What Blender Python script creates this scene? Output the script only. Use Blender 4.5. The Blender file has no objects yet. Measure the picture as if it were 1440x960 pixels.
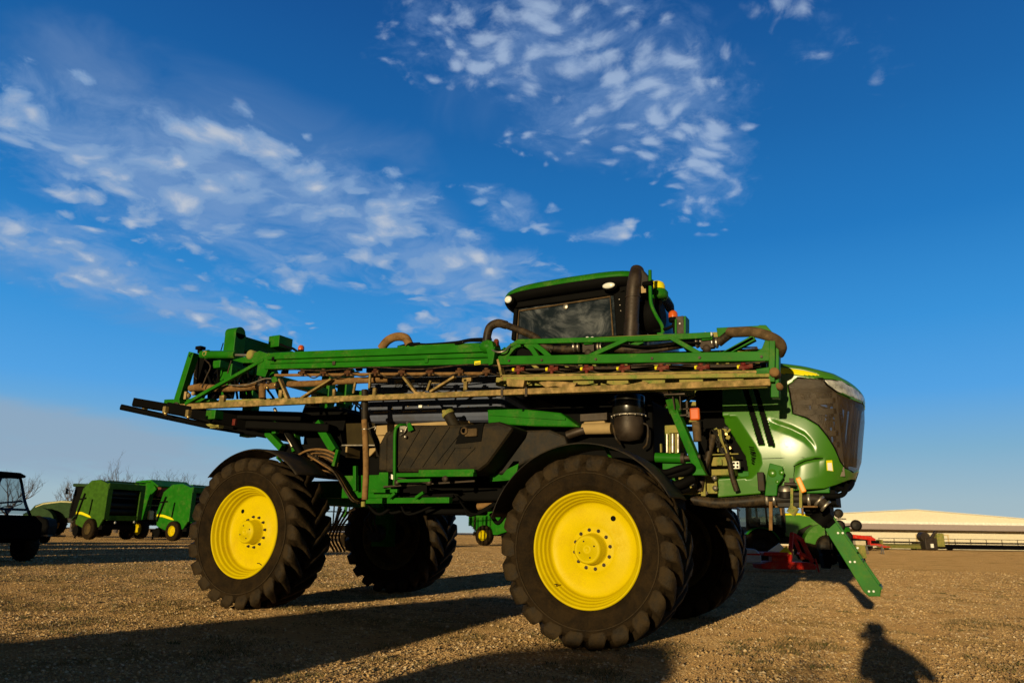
import bpy, bmesh, math, random
from mathutils import Vector, Matrix, noise
R_ = math.radians
rnd = random.Random(7)
scene = bpy.context.scene
COL = scene.collection
V = Vector

# ------------------------------------------------------------------ camera numbers (fitted from the wheels)
FPX, PITCH, YAW, ROLL = 1026.0, .257, .4665, .0145
CAM = V((2.885, -7.533, 1.138))
CF = V((-math.sin(YAW)*math.cos(PITCH), math.cos(YAW)*math.cos(PITCH), math.sin(PITCH)))
_r = V((math.cos(YAW), math.sin(YAW), 0)); _u = _r.cross(CF)
CR = _r*math.cos(ROLL) + _u*math.sin(ROLL)
CU = -_r*math.sin(ROLL) + _u*math.cos(ROLL)
def ray(px, py): return CF + CR*((px-720)/FPX) - CU*((py-480)/FPX)
def P(px, py, Y):                      # point of the photo on the upright plane y = Y
    d = ray(px, py); return CAM + d*((Y-CAM.y)/d.y)
def proj(p):
    d = p-CAM; z = d.dot(CF); return 720+FPX*d.dot(CR)/z, 480-FPX*d.dot(CU)/z
def g(x, y=0): return .7*(1-math.exp(-max(0, -x-1.5)/18))      # the yard rises gently to the left
def gp(px, depth):                     # ground point under image column px at a depth along the axis
    yh = 748+(px-720)*.0145; p = CAM + ray(px, yh)*depth; return V((p.x, p.y, g(p.x)))

# ------------------------------------------------------------------ mesh builder
class MB:
    def __init__(s): s.v = []; s.f = []; s.sm = []; s.mi = []
    def add(s, vs, fs, smooth=False, mi=0):
        b = len(s.v); s.v += [V(p) for p in vs]
        for f in fs: s.f.append([b+i for i in f]); s.sm.append(smooth); s.mi.append(mi)
        return s
    def box(s, c, size, rot=None, mi=0):
        c = V(c); h = V(size)/2; vs = []
        for z in (-1, 1):
            for x, y in ((-1,-1),(1,-1),(1,1),(-1,1)):
                p = V((x*h.x, y*h.y, z*h.z)); vs.append(c+(rot @ p if rot else p))
        return s.add(vs, [(3,2,1,0),(4,5,6,7),(0,1,5,4),(1,2,6,5),(2,3,7,6),(3,0,4,7)], False, mi)
    def b2(s, a, b, mi=0):
        a, b = V(a), V(b); return s.box((a+b)/2, [abs(q) for q in (b-a)], None, mi)
    def beam(s, p, q, w, h, up=(0,0,1), mi=0):          # rectangular bar, w across, h along up
        p, q = V(p), V(q); d = (q-p).normalized(); up = V(up)
        x = d.cross(up)
        if x.length < 1e-3: x = d.cross(V((1,0,0)))
        x.normalize(); z = x.cross(d).normalized()
        vs = [o + x*(a*w/2) + z*(b*h/2) for o in (p, q) for a, b in ((-1,-1),(1,-1),(1,1),(-1,1))]
        return s.add(vs, [(0,1,2,3),(7,6,5,4),(4,5,1,0),(5,6,2,1),(6,7,3,2),(7,4,0,3)], False, mi)
    def tube(s, pts, r, n=10, cap=True, mi=0, rf=None):
        pts = [V(p) for p in pts]; m = len(pts); rings = []
        t = (pts[1]-pts[0]).normalized(); x = t.orthogonal().normalized()
        for i, p in enumerate(pts):
            a = pts[max(0, i-1)]; b = pts[min(m-1, i+1)]; t = (b-a).normalized()
            x = (x - t*x.dot(t)).normalized(); y = t.cross(x)
            rr = rf(i/(m-1)) if rf else (r[i] if isinstance(r, (list, tuple)) else r)
            rings.append([p + (x*math.cos(2*math.pi*k/n)+y*math.sin(2*math.pi*k/n))*rr for k in range(n)])
        vs = [q for rg in rings for q in rg]; fs = []
        for i in range(m-1):
            for k in range(n): fs.append((i*n+k, i*n+(k+1) % n, (i+1)*n+(k+1) % n, (i+1)*n+k))
        s.add(vs, fs, True, mi)
        if cap: s.add(rings[0], [tuple(reversed(range(n)))], False, mi); s.add(rings[-1], [tuple(range(n))], False, mi)
        return s
    def cyl(s, p, q, r, n=20, mi=0): return s.tube([p, q], r, n, True, mi)
    def hose(s, pts, r, n=8, sub=6, mi=0): return s.tube(smooth_path(pts, sub), r, n, True, mi)
    def corr(s, pts, r, pitch=.03, amp=.12, n=14, mi=0):    # corrugated hose
        ps = resample(smooth_path(pts, 8), pitch/2)
        rr = [r*(1+(amp if i % 2 else -amp*.3)) for i in range(len(ps))]
        return s.tube(ps, rr, n, True, mi)
    def prism(s, poly, y0, y1, mi=0, ax='y'):             # polygon in (x,z) [or (y,z) for ax x, (x,y) for ax z] pushed along the third axis
        n = len(poly)
        A = sum(poly[i][0]*poly[(i+1) % n][1]-poly[(i+1) % n][0]*poly[i][1] for i in range(n))
        f = {'y': lambda a, b, c: V((a, c, b)), 'x': lambda a, b, c: V((c, a, b)), 'z': lambda a, b, c: V((a, b, c))}[ax]
        vs = [f(a, b, y0) for a, b in poly]+[f(a, b, y1) for a, b in poly]
        fs = [list(range(n)), list(reversed(range(n, 2*n)))]+[[(i+1) % n, i, n+i, n+(i+1) % n] for i in range(n)]
        flip = (A < 0)
        if ax in 'xz': flip = not flip
        if flip: fs = [list(reversed(q)) for q in fs]
        if y1 < y0: fs = [list(reversed(q)) for q in fs]
        return s.add(vs, fs, False, mi)
    def lathe(s, prof, o, ax=(0,1,0), n=48, mi=0, smooth=True, close=True):   # prof: (radius, distance along ax)
        o = V(o); a = V(ax).normalized(); x = a.orthogonal().normalized(); y = a.cross(x)
        vs = []; fs = []
        for r, h in prof:
            for k in range(n):
                t = 2*math.pi*k/n; vs.append(o+a*h+(x*math.cos(t)+y*math.sin(t))*max(r, 1e-4))
        for i in range(len(prof)-1):
            for k in range(n): fs.append((i*n+k, (i+1)*n+k, (i+1)*n+(k+1) % n, i*n+(k+1) % n))
        return s.add(vs, fs, smooth, mi)
    def ball(s, c, r, n=14, m=8, mi=0):
        c = V(c); r = V(r) if hasattr(r, '__len__') else V((r, r, r)); vs = []; fs = []
        for i in range(m+1):
            t = math.pi*i/m
            for k in range(n):
                q = 2*math.pi*k/n; vs.append(c+V((r.x*math.sin(t)*math.cos(q), r.y*math.sin(t)*math.sin(q), r.z*math.cos(t))))
        for i in range(m):
            for k in range(n): fs.append((i*n+k, (i+1)*n+k, (i+1)*n+(k+1) % n, i*n+(k+1) % n))
        return s.add(vs, fs, True, mi)
    def grid(s, rows, smooth=True, mi=0):
        n = len(rows[0]); vs = [p for r in rows for p in r]
        fs = [(i*n+j, i*n+j+1, (i+1)*n+j+1, (i+1)*n+j) for i in range(len(rows)-1) for j in range(n-1)]
        return s.add(vs, fs, smooth, mi)
    def build(s, name, mats, parent=None, bevel=0, label=None, solid=0):
        me = bpy.data.meshes.new(name)
        org = V((0,0,0))
        if parent is not None: org = parent.get('_o') and V(parent['_o']) or V((0,0,0))
        me.from_pydata([tuple(p-org) for p in s.v], [], s.f)
        for p, sm, mi in zip(me.polygons, s.sm, s.mi): p.use_smooth = sm; p.material_index = mi
        me.validate(); me.update()
        for m in (mats if isinstance(mats, (list, tuple)) else [mats]): me.materials.append(m)
        o = bpy.data.objects.new(name, me); COL.objects.link(o)
        if solid:
            md = o.modifiers.new('s', 'SOLIDIFY'); md.thickness = solid; md.offset = 0
        if bevel:
            md = o.modifiers.new('b', 'BEVEL'); md.width = bevel; md.segments = 2; md.limit_method = 'ANGLE'; md.angle_limit = R_(40)
        if parent is not None:
            o.parent = parent
            if parent.get('_o'): o['_o'] = list(parent['_o'])
        if label: o['label'] = label
        return o

def smooth_path(pts, sub=6):
    pts = [V(p) for p in pts]
    if len(pts) < 3: return pts
    q = [pts[0]*2-pts[1]]+pts+[pts[-1]*2-pts[-2]]; out = []
    for i in range(1, len(q)-2):
        a, b, c, d = q[i-1:i+3]
        for k in range(sub):
            t = k/sub; out.append(.5*((2*b)+(c-a)*t+(2*a-5*b+4*c-d)*t*t+(3*b-a-3*c+d)*t**3))
    return out+[pts[-1]]
def resample(ps, step):
    out = [ps[0]]; acc = 0
    for a, b in zip(ps, ps[1:]):
        L = (b-a).length; t = step-acc
        while t <= L and L > 0: out.append(a.lerp(b, t/L)); t += step
        acc = (acc+L) % step
    return out if len(out) > 1 else [ps[0], ps[-1]]
def inpoly(x, y, poly):
    c = False; j = len(poly)-1
    for i in range(len(poly)):
        xi, yi = poly[i]; xj, yj = poly[j]
        if (yi > y) != (yj > y) and x < (xj-xi)*(y-yi)/(yj-yi)+xi: c = not c
        j = i
    return c
def split_parts(root, skip=()):
    """a mesh whose pieces stand apart becomes one object per piece, same name and parent"""
    for o in [x for x in root.children_recursive if x.type == 'MESH' and x.name.split('.')[0] not in skip]:
        me = o.data; nv = len(me.vertices)
        if nv > 20000: continue
        par = list(range(nv))
        def find(a):
            while par[a] != a: par[a] = par[par[a]]; a = par[a]
            return a
        for e in me.edges: par[find(e.vertices[0])] = find(e.vertices[1])
        isl = {}
        for i in range(nv): isl.setdefault(find(i), []).append(i)
        cl = []
        for idx in isl.values():
            cs = [me.vertices[i].co for i in idx]; lo = [min(c[k] for c in cs)-.012 for k in range(3)]; hi = [max(c[k] for c in cs)+.012 for k in range(3)]
            cl.append([lo, hi, idx])
        done = False
        while not done:
            done = True
            for i in range(len(cl)):
                for j in range(i+1, len(cl)):
                    if all(cl[i][0][k] <= cl[j][1][k] and cl[j][0][k] <= cl[i][1][k] for k in range(3)):
                        cl[i] = [[min(cl[i][0][k], cl[j][0][k]) for k in range(3)], [max(cl[i][1][k], cl[j][1][k]) for k in range(3)], cl[i][2]+cl[j][2]]; cl.pop(j); done = False; break
                if not done: break
        if not 1 < len(cl) <= 40: continue
        who = {}
        for q, c in enumerate(cl):
            for i in c[2]: who[i] = q
        metas = [MB() for _ in cl]; maps = [{} for _ in cl]
        for p in me.polygons:
            q = who[p.vertices[0]]; b = metas[q]; f = []
            for i in p.vertices:
                if i not in maps[q]: maps[q][i] = len(b.v); b.v.append(V(me.vertices[i].co))
                f.append(maps[q][i])
            b.f.append(f); b.sm.append(p.use_smooth); b.mi.append(p.material_index)
        base = o.name.split('.')[0]; kids = list(o.children)
        for q, b in enumerate(metas):
            if not b.f: continue
            nm = bpy.data.meshes.new(base); nm.from_pydata([tuple(p) for p in b.v], [], b.f)
            for p, sm, mi in zip(nm.polygons, b.sm, b.mi): p.use_smooth = sm; p.material_index = mi
            for mt in me.materials: nm.materials.append(mt)
            if q == 0: o.data = nm
            else:
                c = o.copy(); c.data = nm; c.name = base; COL.objects.link(c)
def lerp_tab(t, tab):
    if t <= tab[0][0]: return tab[0][1]
    for (a, u), (b, w) in zip(tab, tab[1:]):
        if t <= b: return u+(w-u)*(t-a)/(b-a)
    return tab[-1][1]

def tag(o, label, cat, group=None, kind=None):
    if label: o['label'] = label
    if cat: o['category'] = cat
    if group: o['group'] = group
    if kind: o['kind'] = kind
    return o
def thing(name, label, cat, loc=(0,0,0), rz=0, group=None, org=None):
    o = bpy.data.objects.new(name, None); COL.objects.link(o); o.empty_display_size = .2
    o.location = loc; o.rotation_euler = (0, 0, rz)
    if org is not None: o['_o'] = list(org)
    return tag(o, label, cat, group)
def copy_tree(o, parent=None):
    c = o.copy(); COL.objects.link(c); c.parent = parent
    for ch in list(o.children): copy_tree(ch, c)
    return c
def place(root, loc, rz, label=None, scale=1):
    root.location = loc; root.rotation_euler = (0, 0, rz); root.scale = (scale,)*3
    if label: root['label'] = label
    return root

# ------------------------------------------------------------------ materials
def nt_new(name):
    m = bpy.data.materials.new(name); m.use_nodes = True; nt = m.node_tree; nt.nodes.clear()
    return m, nt
class NT:
    def __init__(s, nt): s.nt = nt
    def n(s, t, **k):
        x = s.nt.nodes.new(t)
        for a, b in k.items(): setattr(x, a, b)
        return x
    def l(s, a, b): s.nt.links.new(a, b)
    def put(s, sock, v):
        if isinstance(v, bpy.types.NodeSocket): s.l(v, sock)
        else: sock.default_value = v
    def math(s, op, a, b=0., c=None, clamp=False):
        x = s.n('ShaderNodeMath', operation=op, use_clamp=clamp); s.put(x.inputs[0], a); s.put(x.inputs[1], b)
        if c is not None: s.put(x.inputs[2], c)
        return x.outputs[0]
    def mix(s, f, a, b, mode='MIX'):
        x = s.n('ShaderNodeMix', data_type='RGBA', blend_type=mode); s.put(x.inputs[0], f); s.put(x.inputs[6], a); s.put(x.inputs[7], b); return x.outputs[2]
    def noise(s, vec, scale, detail=4, rough=.55, dist=0.):
        x = s.n('ShaderNodeTexNoise'); s.l(vec, x.inputs['Vector']); x.inputs['Scale'].default_value = scale
        x.inputs['Detail'].default_value = detail; x.inputs['Roughness'].default_value = rough; x.inputs['Distortion'].default_value = dist
        return x.outputs[0]
    def vor(s, vec, scale, out='Distance', feature='F1', rand=1.):
        x = s.n('ShaderNodeTexVoronoi', feature=feature); s.l(vec, x.inputs['Vector']); x.inputs['Scale'].default_value = scale; x.inputs['Randomness'].default_value = rand
        return x.outputs[out]
    def ramp(s, f, stops, interp='LINEAR'):
        x = s.n('ShaderNodeValToRGB'); x.color_ramp.interpolation = interp; e = x.color_ramp.elements
        while len(e) < len(stops): e.new(.5)
        for q, (p, c) in zip(e, stops): q.position = p; q.color = c if len(c) == 4 else (*c, 1)
        s.put(x.inputs[0], f); return x.outputs[0]
    def smooth(s, v, a, b):
        x = s.n('ShaderNodeMapRange', interpolation_type='SMOOTHSTEP'); s.put(x.inputs[0], v); x.inputs[1].default_value = a; x.inputs[2].default_value = b
        return x.outputs[0]
def c4(c): return (*c, 1)
def mat(name, col, rough=.5, metal=0, dust=None, damt=0, dscale=3, var=.15, bump=0, bscale=60, coat=0, spec=.5, alpha=None, coatr=.12):
    m, nt = nt_new(name); N = NT(nt)
    geo = N.n('ShaderNodeNewGeometry').outputs['Position']
    b = N.n('ShaderNodeBsdfPrincipled'); o = N.n('ShaderNodeOutputMaterial')
    n1 = N.noise(geo, dscale*1.7, 5)
    c = N.mix(N.smooth(n1, .3, .75), c4([q*(1-var) for q in col]), c4([min(1, q*(1+var)) for q in col]))
    rr = rough
    if dust and damt:
        n2 = N.noise(geo, dscale, 8, .68, .4); n3 = N.noise(geo, dscale*14, 3, .6)
        f = N.math('ADD', N.math('MULTIPLY', n2, .75), N.math('MULTIPLY', n3, .25))
        t = .62-.3*damt
        f = N.math('MULTIPLY', N.smooth(f, t-.12, t+.14), min(1, .35+.65*damt))
        c = N.mix(f, c, c4(dust)); rr = N.math('MULTIPLY_ADD', f, max(0, .9-rough), rough)
    N.put(b.inputs['Base Color'], c); N.put(b.inputs['Roughness'], rr); b.inputs['Metallic'].default_value = metal
    b.inputs['Coat Weight'].default_value = coat; b.inputs['Coat Roughness'].default_value = coatr; b.inputs['Specular IOR Level'].default_value = spec
    if bump:
        bp = N.n('ShaderNodeBump'); bp.inputs['Strength'].default_value = bump; bp.inputs['Distance'].default_value = .01
        N.l(N.noise(geo, bscale, 5, .6), bp.inputs['Height']); N.l(bp.outputs[0], b.inputs['Normal'])
    out = b.outputs[0]
    if alpha is not None:
        t = N.n('ShaderNodeBsdfTransparent'); mx = N.n('ShaderNodeMixShader'); mx.inputs[0].default_value = alpha
        N.l(t.outputs[0], mx.inputs[1]); N.l(out, mx.inputs[2]); out = mx.outputs[0]
    N.l(out, o.inputs['Surface']); return m
def glassmat(name, tint=(.6,.7,.7), alpha=.5, rough=.05):
    m, nt = nt_new(name); N = NT(nt); o = N.n('ShaderNodeOutputMaterial')
    t = N.n('ShaderNodeBsdfTransparent'); t.inputs[0].default_value = c4(tint)
    gl = N.n('ShaderNodeBsdfPrincipled'); gl.inputs['Base Color'].default_value = (.012,.016,.018,1); gl.inputs['Specular IOR Level'].default_value = .6
    geo = N.n('ShaderNodeNewGeometry').outputs['Position']
    dirt = N.smooth(N.noise(geo, 2.2, 7, .65, 1.2), .42, .72)
    N.l(N.math('MULTIPLY_ADD', dirt, .3, rough), gl.inputs['Roughness'])
    N.l(N.mix(dirt, (.008,.012,.014,1), (.075,.085,.095,1)), gl.inputs['Base Color'])
    mx = N.n('ShaderNodeMixShader'); mx.inputs[0].default_value = alpha
    N.l(t.outputs[0], mx.inputs[1]); N.l(gl.outputs[0], mx.inputs[2]); N.l(mx.outputs[0], o.inputs[0]); return m
DUST = (.36,.25,.125)
GREEN = (.012,.122,.005)
M = dict(
 green=mat('green_paint', GREEN, .42, dust=(.20,.20,.06), damt=.04, dscale=2.5, var=.14, spec=.07),
 hood=mat('hood_paint', (.036,.15,.003), .34, dust=(.20,.22,.05), damt=.06, dscale=1.1, var=.05, spec=1.0, coat=.0, coatr=.36),
 dgreen=mat('dusty_green_paint', (.03,.13,.016), .6, spec=.1, dust=(.30,.23,.07), damt=.7, dscale=5, var=.3),
 tan=mat('dust_caked_rail', (.30,.195,.08), .85, spec=.08, dust=(.075,.085,.018), damt=.42, dscale=7, var=.45, bump=.5, bscale=90),
 beige=mat('beige_tank_shell', (.33,.23,.105), .7, var=.08, spec=.15),
 yellow=mat('yellow_paint', (.53,.41,.0008), .42, spec=.07, dust=(.40,.26,.006), damt=.16, dscale=3, var=.04),
 shaderim=mat('shade_dark_rim', (.20,.13,.02), .85, dust=(.05,.035,.018), damt=.8, dscale=5, var=.4, spec=.1),  # dull dark yellow, rim shade put into the colour
 stripe=mat('yellow_stripe', (.70,.60,.008), .4, var=.02, spec=.2),
 rubber=mat('tyre_rubber', (.0095,.006,.0028), .8, spec=.08, dust=(.032,.019,.007), damt=.4, dscale=4, var=.3, bump=.6, bscale=55),
 lug=mat('tyre_lug_rubber', (.0105,.0068,.0032), .6, spec=.16, dust=(.042,.026,.010), damt=.5, dscale=7, var=.35, bump=.9, bscale=45),
 black=mat('black_plastic', (.009,.008,.007), .55, spec=.2, dust=(.06,.04,.02), damt=.3, dscale=3, var=.3),
 gloss=mat('gloss_black_canister', (.008,.007,.005), .24, spec=.6, var=.2),
 dirtyred=mat('dirty_red_plastic', (.045,.012,.008), .7, spec=.08, dust=(.12,.07,.03), damt=.5, dscale=12),
 dblack=mat('flat_black', (.0028,.0026,.0024), .75, var=.2, spec=.06),
 poly=mat('dusty_black_polyethylene', (.0105,.0085,.0055), .6, spec=.16, dust=(.048,.033,.016), damt=.40, dscale=3, var=.3, bump=.25, bscale=80),
 tank=mat('solution_tank_plastic', (.075,.088,.13), .5, spec=.15, dust=(.05,.045,.04), damt=.25, dscale=1.5, var=.15),
 hose=mat('brown_dusty_hose', (.12,.062,.022), .75, spec=.1, dust=(.26,.15,.06), damt=.5, dscale=8, var=.3),
 hoseb=mat('black_hose', (.011,.008,.006), .5, spec=.2, dust=(.11,.07,.03), damt=.32, dscale=9, var=.3),
 sleeve=mat('braided_sleeve', (.12,.078,.04), .9, spec=.05, dust=(.05,.034,.018), damt=.5, dscale=9, var=.3, bump=.6, bscale=120),
 steel=mat('worn_steel', (.40,.37,.32), .38, .9, dust=(.25,.17,.09), damt=.3, dscale=8, var=.2),
 exhaust=mat('exhaust_steel', (.030,.019,.011), .5, .4, dust=(.05,.035,.025), damt=.4, dscale=3, var=.4),
 red=mat('red_plastic', (.10,.009,.007), .6, spec=.1, dust=(.2,.1,.06), damt=.3, dscale=12),
 redpaint=mat('red_implement_paint', (.50,.012,.006), .5, spec=.15, dust=DUST, damt=.15, dscale=4),
 amber=mat('amber_lens', (.50,.085,.008), .25, var=.1),
 orange=mat('orange_plastic', (.85,.28,.01), .45, var=.1),
 white=mat('white_label', (.78,.75,.68), .5, var=.05),
 lens=mat('lamp_lens', (.72,.72,.66), .2, var=.1),
 headlamp=mat('headlamp_glass', (.30,.30,.28), .12, .35, dust=(.60,.60,.56), damt=.35, dscale=9, var=.5),
 grille=mat('perforated_screen', (.05,.032,.014), .32, .1, var=.3, alpha=.40, spec=.5, bump=.4, bscale=200),
 brass=mat('brass_fitting', (.5,.36,.14), .4, .8, var=.3),
 darktxt=mat('black_lettering', (.006,.006,.008), .5, var=.05),
 glass=glassmat('dusty_cab_glass', (.30,.36,.36), .86),
 clearglass=glassmat('clear_cab_glass', (.75,.85,.85), .4),
)
# ================================================================== THE SPRAYER
SORG = V((-2.5, 2.0, 0))
SP = thing('self_propelled_sprayer', 'tall green and yellow self-propelled crop sprayer with folded booms standing on gravel', 'sprayer', SORG, 0, None, SORG)

# ---------------------------------------------------------------- wheels
TW = .335
def tyre_mb(side):                      # side -1: outer face towards -y (near wheels); lugs lead downwards at the front
    b = MB()
    half = [(.585,.25),(.60,.285),(.63,.305),(.66,.322),(.675,.331),(.685,.326),(.72,.336),(.79,.345),(.84,.342),(.853,.35),(.868,.349),(.875,.336),(.90,.312),(.918,.28),(.926,.15)]
    prof = [(r, -h) for r, h in half]+[(.927, 0)]+[(r, h) for r, h in reversed(half)]
    b.lathe(prof, (0,0,0), (0,1,0), 120)
    NL = 22
    b.tube([V((.80*math.cos(a), -.349, .80*math.sin(a))) for a in [2*math.pi*k/90 for k in range(91)]], .009, 6, False, 1)
    st = [  # top (r,y), base (r,y), lead, width
        (.828,.3495, .828,.335, -.02, .11), (.862,.359, .855,.335, -.016, .17), (.92,.368, .885,.325, -.006, .186), (.972,.360, .905,.305, .012, .172),
        (.996,.320, .918,.285, .045, .140), (1.0,.25, .922,.24, .10, .104), (1.002,.14, .922,.14, .19, .086), (1.002,.05, .922,.05, .275, .078), (.995,-.015, .922,-.01, .335, .066)]
    for s in (-1, 1):
        for k in range(NL):
            a0 = 2*math.pi*(k+(.5 if s > 0 else 0))/NL
            rows = []
            for rt, yt, rb, yb, ld, w in st:
                jig = .004*math.sin(k*7.3+ld*40)
                a = a0-ld; ww = w/2
                row = []
                for r, y, dw in ((rb, yb, -ww-.016), (rt-.006, yt-.002, -ww), (rt+.002, yt, -ww+.014), (rt+.002, yt, ww-.014), (rt-.006, yt-.002, ww), (rb, yb, ww+.016)):
                    an = a+(dw+jig)/r
                    row.append(V((r*math.cos(an), s*y, r*math.sin(an))))
                rows.append(row)
            if s > 0: rows = rows[::-1]
            b.grid(rows, True, 1)
            b.add(rows[0], [(5,4,3,2,1,0)], False, 1); b.add(rows[-1], [(0,1,2,3,4,5)], False, 1)
    return b
def wheel_set(cx, cz, cy, side, rot):
    o = V((cx, cy, cz)); s = side       # side=-1 near, +1 far ; outward = (0,s,0)
    def Y(d): return s*(.305-d)         # d: depth in from the rim plane
    rp = [(.612,.05),(.612,.012),(.604,0),(.592,-.004),(.583,.006),(.576,.035),(.570,.046),(.558,.05),(.553,.06),(.549,.09),(.543,.101),(.533,.105),(.528,.115),(.525,.15),(.519,.162),(.511,.168),(.506,.18),(.503,.205),(.494,.225),(.476,.238),(.40,.238),(.31,.226),(.262,.216),(.25,.21),(.238,.205),(.16,.205)]
    m = MB(); m.lathe([(r, Y(d)) for r, d in rp] if s < 0 else [(r, Y(d)) for r, d in rp], o, (0,1,0), 96)
    w = m.build('wheel', M['yellow'], SP)
    m = MB(); m.lathe([(.20,Y(.26)),(.45,Y(.26)),(.512,Y(.26)),(.512,Y(.5)),(.555,Y(.56)),(.595,Y(.6)),(.612,Y(.605)),(.612,Y(.56))], o, (0,1,0), 64); m.lathe([(0,Y(.42)),(.24,Y(.42)),(.27,Y(.4)),(.27,Y(.26))], o, (0,1,0), 40); m.build('rim_barrel', M['shaderim'], w)  # inside of the rim coloured dark to carry its deep shade
    t = tyre_near if s < 0 else tyre_far
    ty = bpy.data.objects.new('tyre', t); COL.objects.link(ty); ty.parent = w
    ty.location = o-SORG; ty.rotation_euler = (0, rot, 0)
    h = MB(); h.lathe([(.175,Y(.21)),(.165,Y(.195)),(.158,Y(.185)),(.152,Y(.055)),(.14,Y(.04)),(.128,Y(.036)),(.122,Y(.04)),(.118,Y(.036)),(.055,Y(.035)),(.052,Y(.028)),(.02,Y(.027)),(.018,Y(.03)),(0,Y(.03))], o, (0,1,0), 48)
    h.build('hub', M['yellow'], w)
    if s < 0:
        for k in range(12):
            a = 2*math.pi*(k+.3)/12; c = o+V((.205*math.cos(a), Y(.205), .205*math.sin(a)))
            q = MB(); q.lathe([(.021,0),(.021,-.006),(.0155,-.007),(.0155,-.024),(.013,-.026),(.009,-.027),(.009,-.038),(0,-.038)], c, (0,1,0), 6, smooth=False)
            q.build('wheel_bolt', M['exhaust'], w)
        for k in range(4):
            a = k*math.pi/2+.4; c = o+V((.09*math.cos(a), Y(.034), .09*math.sin(a)))
            q = MB(); q.lathe([(.009,0),(.009,-.006),(0,-.006)], c, (0,1,0), 8); q.build('hub_plug', M['exhaust'], w)
    q = MB(); a = .95+rot; c = o+V((.40*math.cos(a), Y(.236), .40*math.sin(a)))
    q.lathe([(.029,0),(.029,.004*s),(.022,.005*s),(0,.001*s)], c, (0,1,0), 20); q.build('valve_hole', M['dblack'], w)
    q = MB(); a = 3.95+rot; c = o+V((.535*math.cos(a), Y(.075), .535*math.sin(a)))
    q.tube([c, c+V((-.03*math.cos(a),s*.03,-.03*math.sin(a))), c+V((-.03*math.cos(a)-.02, s*.05, -.03*math.sin(a)+.0))], .006, 8); q.build('valve_stem', M['exhaust'], w)
    return w
tyre_near = tyre_mb(-1).build('tyre', [M['rubber'], M['lug']], bevel=0); _t = tyre_near; tyre_near = _t.data; bpy.data.objects.remove(_t)
# far tyres lead the same way about the axle, so the same mesh serves both sides
tyre_far = tyre_near
RZ = .985+g(-4.96)
wheel_set(0, .985, .305, -1, 0); wheel_set(-4.96, RZ, .305, -1, 1.42)
wheel_set(0, .985, 3.70, 1, .2); wheel_set(-4.96, RZ, 3.70, 1, .9)

# ---------------------------------------------------------------- fenders
def fender(cx, cz, y0, y1, a0, a1, r, name='fender', label=None):
    m = MB(); n = 36; ys = [y0, y0+.03, (y0+y1)/2, y1-.03, y1]; rows = []
    for i in range(n+1):
        a = a0+(a1-a0)*i/n; rows.append([V((cx+(r+dr)*math.cos(a), y, cz+(r+dr)*math.sin(a))) for y, dr in zip(ys, (-.012, .0, .014, .0, -.012))])
    m.grid(rows)
    return m.build(name, M['black'], SP, solid=.01, label=label)
fender(-.06, .985, -.02, .66, R_(28), R_(163), 1.13)
fender(-4.93, RZ, .0, .66, R_(42), R_(138), 1.12)
fender(-.06, .985, 3.34, 4.02, R_(28), R_(150), 1.13)
fender(-4.93, RZ, 3.34, 4.0, R_(42), R_(138), 1.12)
m = MB()
for X, Z in ((0, 2.0), (-4.96, 2.05)):
    for s in (1, -1):
        yc = 2.0-s*1.35
        m.tube([(X+.1, yc, Z-.1), (X+.1, yc-s*.1, Z+.02), (X+.1, 2.0-s*1.6, Z+.1)], .02, 8)
m.build('fender_bracket', M['green'], SP)

# ---------------------------------------------------------------- chassis
f = MB()
for y in (1.45, 2.55): f.b2((-5.6, y-.06, 1.62), (2.35, y+.06, 1.88))
for x in (-5.5, -4.2, -3.2, -2.0, -.7, .6, 1.6): f.b2((x-.06, 1.5, 1.66), (x+.06, 2.5, 1.84))
f.build('chassis_frame', M['green'], SP, bevel=.008)
for X, zc in ((0, .985), (-4.96, RZ)):
    ax = MB(); ax.b2((X-.11, .95, 1.52), (X+.11, 3.05, 1.74)); ax.build('axle_beam', M['green'], SP, bevel=.01)
    for s in (1, -1):
        yc = 2-s*1.2; leg = MB()
        leg.b2((X-.12, yc-.11, zc+.1), (X+.12, yc+.11, 1.56)); leg.b2((X-.16, yc-.13, zc-.22), (X+.16, yc+.13, zc+.24))
        leg.cyl((X, yc, 1.5), (X, yc, 2.02), .085)
        lg = leg.build('wheel_leg', M['green'], SP, bevel=.01)
        mt = MB(); mt.cyl((X, yc-s*.12, zc), (X, yc-s*.52, zc), .17, 28); mt.cyl((X, yc+s*.12, zc), (X, yc+s*.3, zc), .14, 24); mt.build('wheel_motor', M['black'], lg)
        hs = MB()
        for k in range(3):
            hs.hose([(X+.1-.1*k, yc+s*.3, zc+.03*k), (X+.12-.1*k, yc+s*.45, zc+.2), (X+.1-.06*k, yc+s*.4, 1.45), (X+.05-.05*k, yc+s*.5, 1.7)], .016)
        hs.build('hydraulic_hose', M['hoseb'], lg)

# belly: gearbox, pumps, pipes (dark mass under the frame)
m = MB(); m.b2((-3.9, 1.15, 1.55), (-1.2, 2.9, 2.2)); m.b2((-1.2, 1.55, 1.45), (.5, 2.45, 1.9)); m.b2((-2.9, 1.3, 1.38), (-2.2, 1.9, 1.58)); m.build('belly_pan', M['dblack'], SP, bevel=.03)
m = MB(); m.lathe([(0,-.35),(.2,-.35),(.2,-.3),(.16,-.28),(.16,.28),(.2,.3),(.2,.35),(0,.35)], (-1.55, 1.6, 1.55), (1,0,0), 28); m.build('hydraulic_pump', M['dblack'], SP)
m = MB()
for k in range(14):
    y = 1.0+.09*k; x0 = rnd.uniform(-4.2, -.9)
    m.hose([(x0, y, 1.62), (x0+rnd.uniform(.1,.4), y+rnd.uniform(-.2,.2), rnd.uniform(1.36,1.5)), (x0+rnd.uniform(.5,1.1), y+.1, 1.62)], rnd.choice((.014,.018,.024)))
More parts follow.
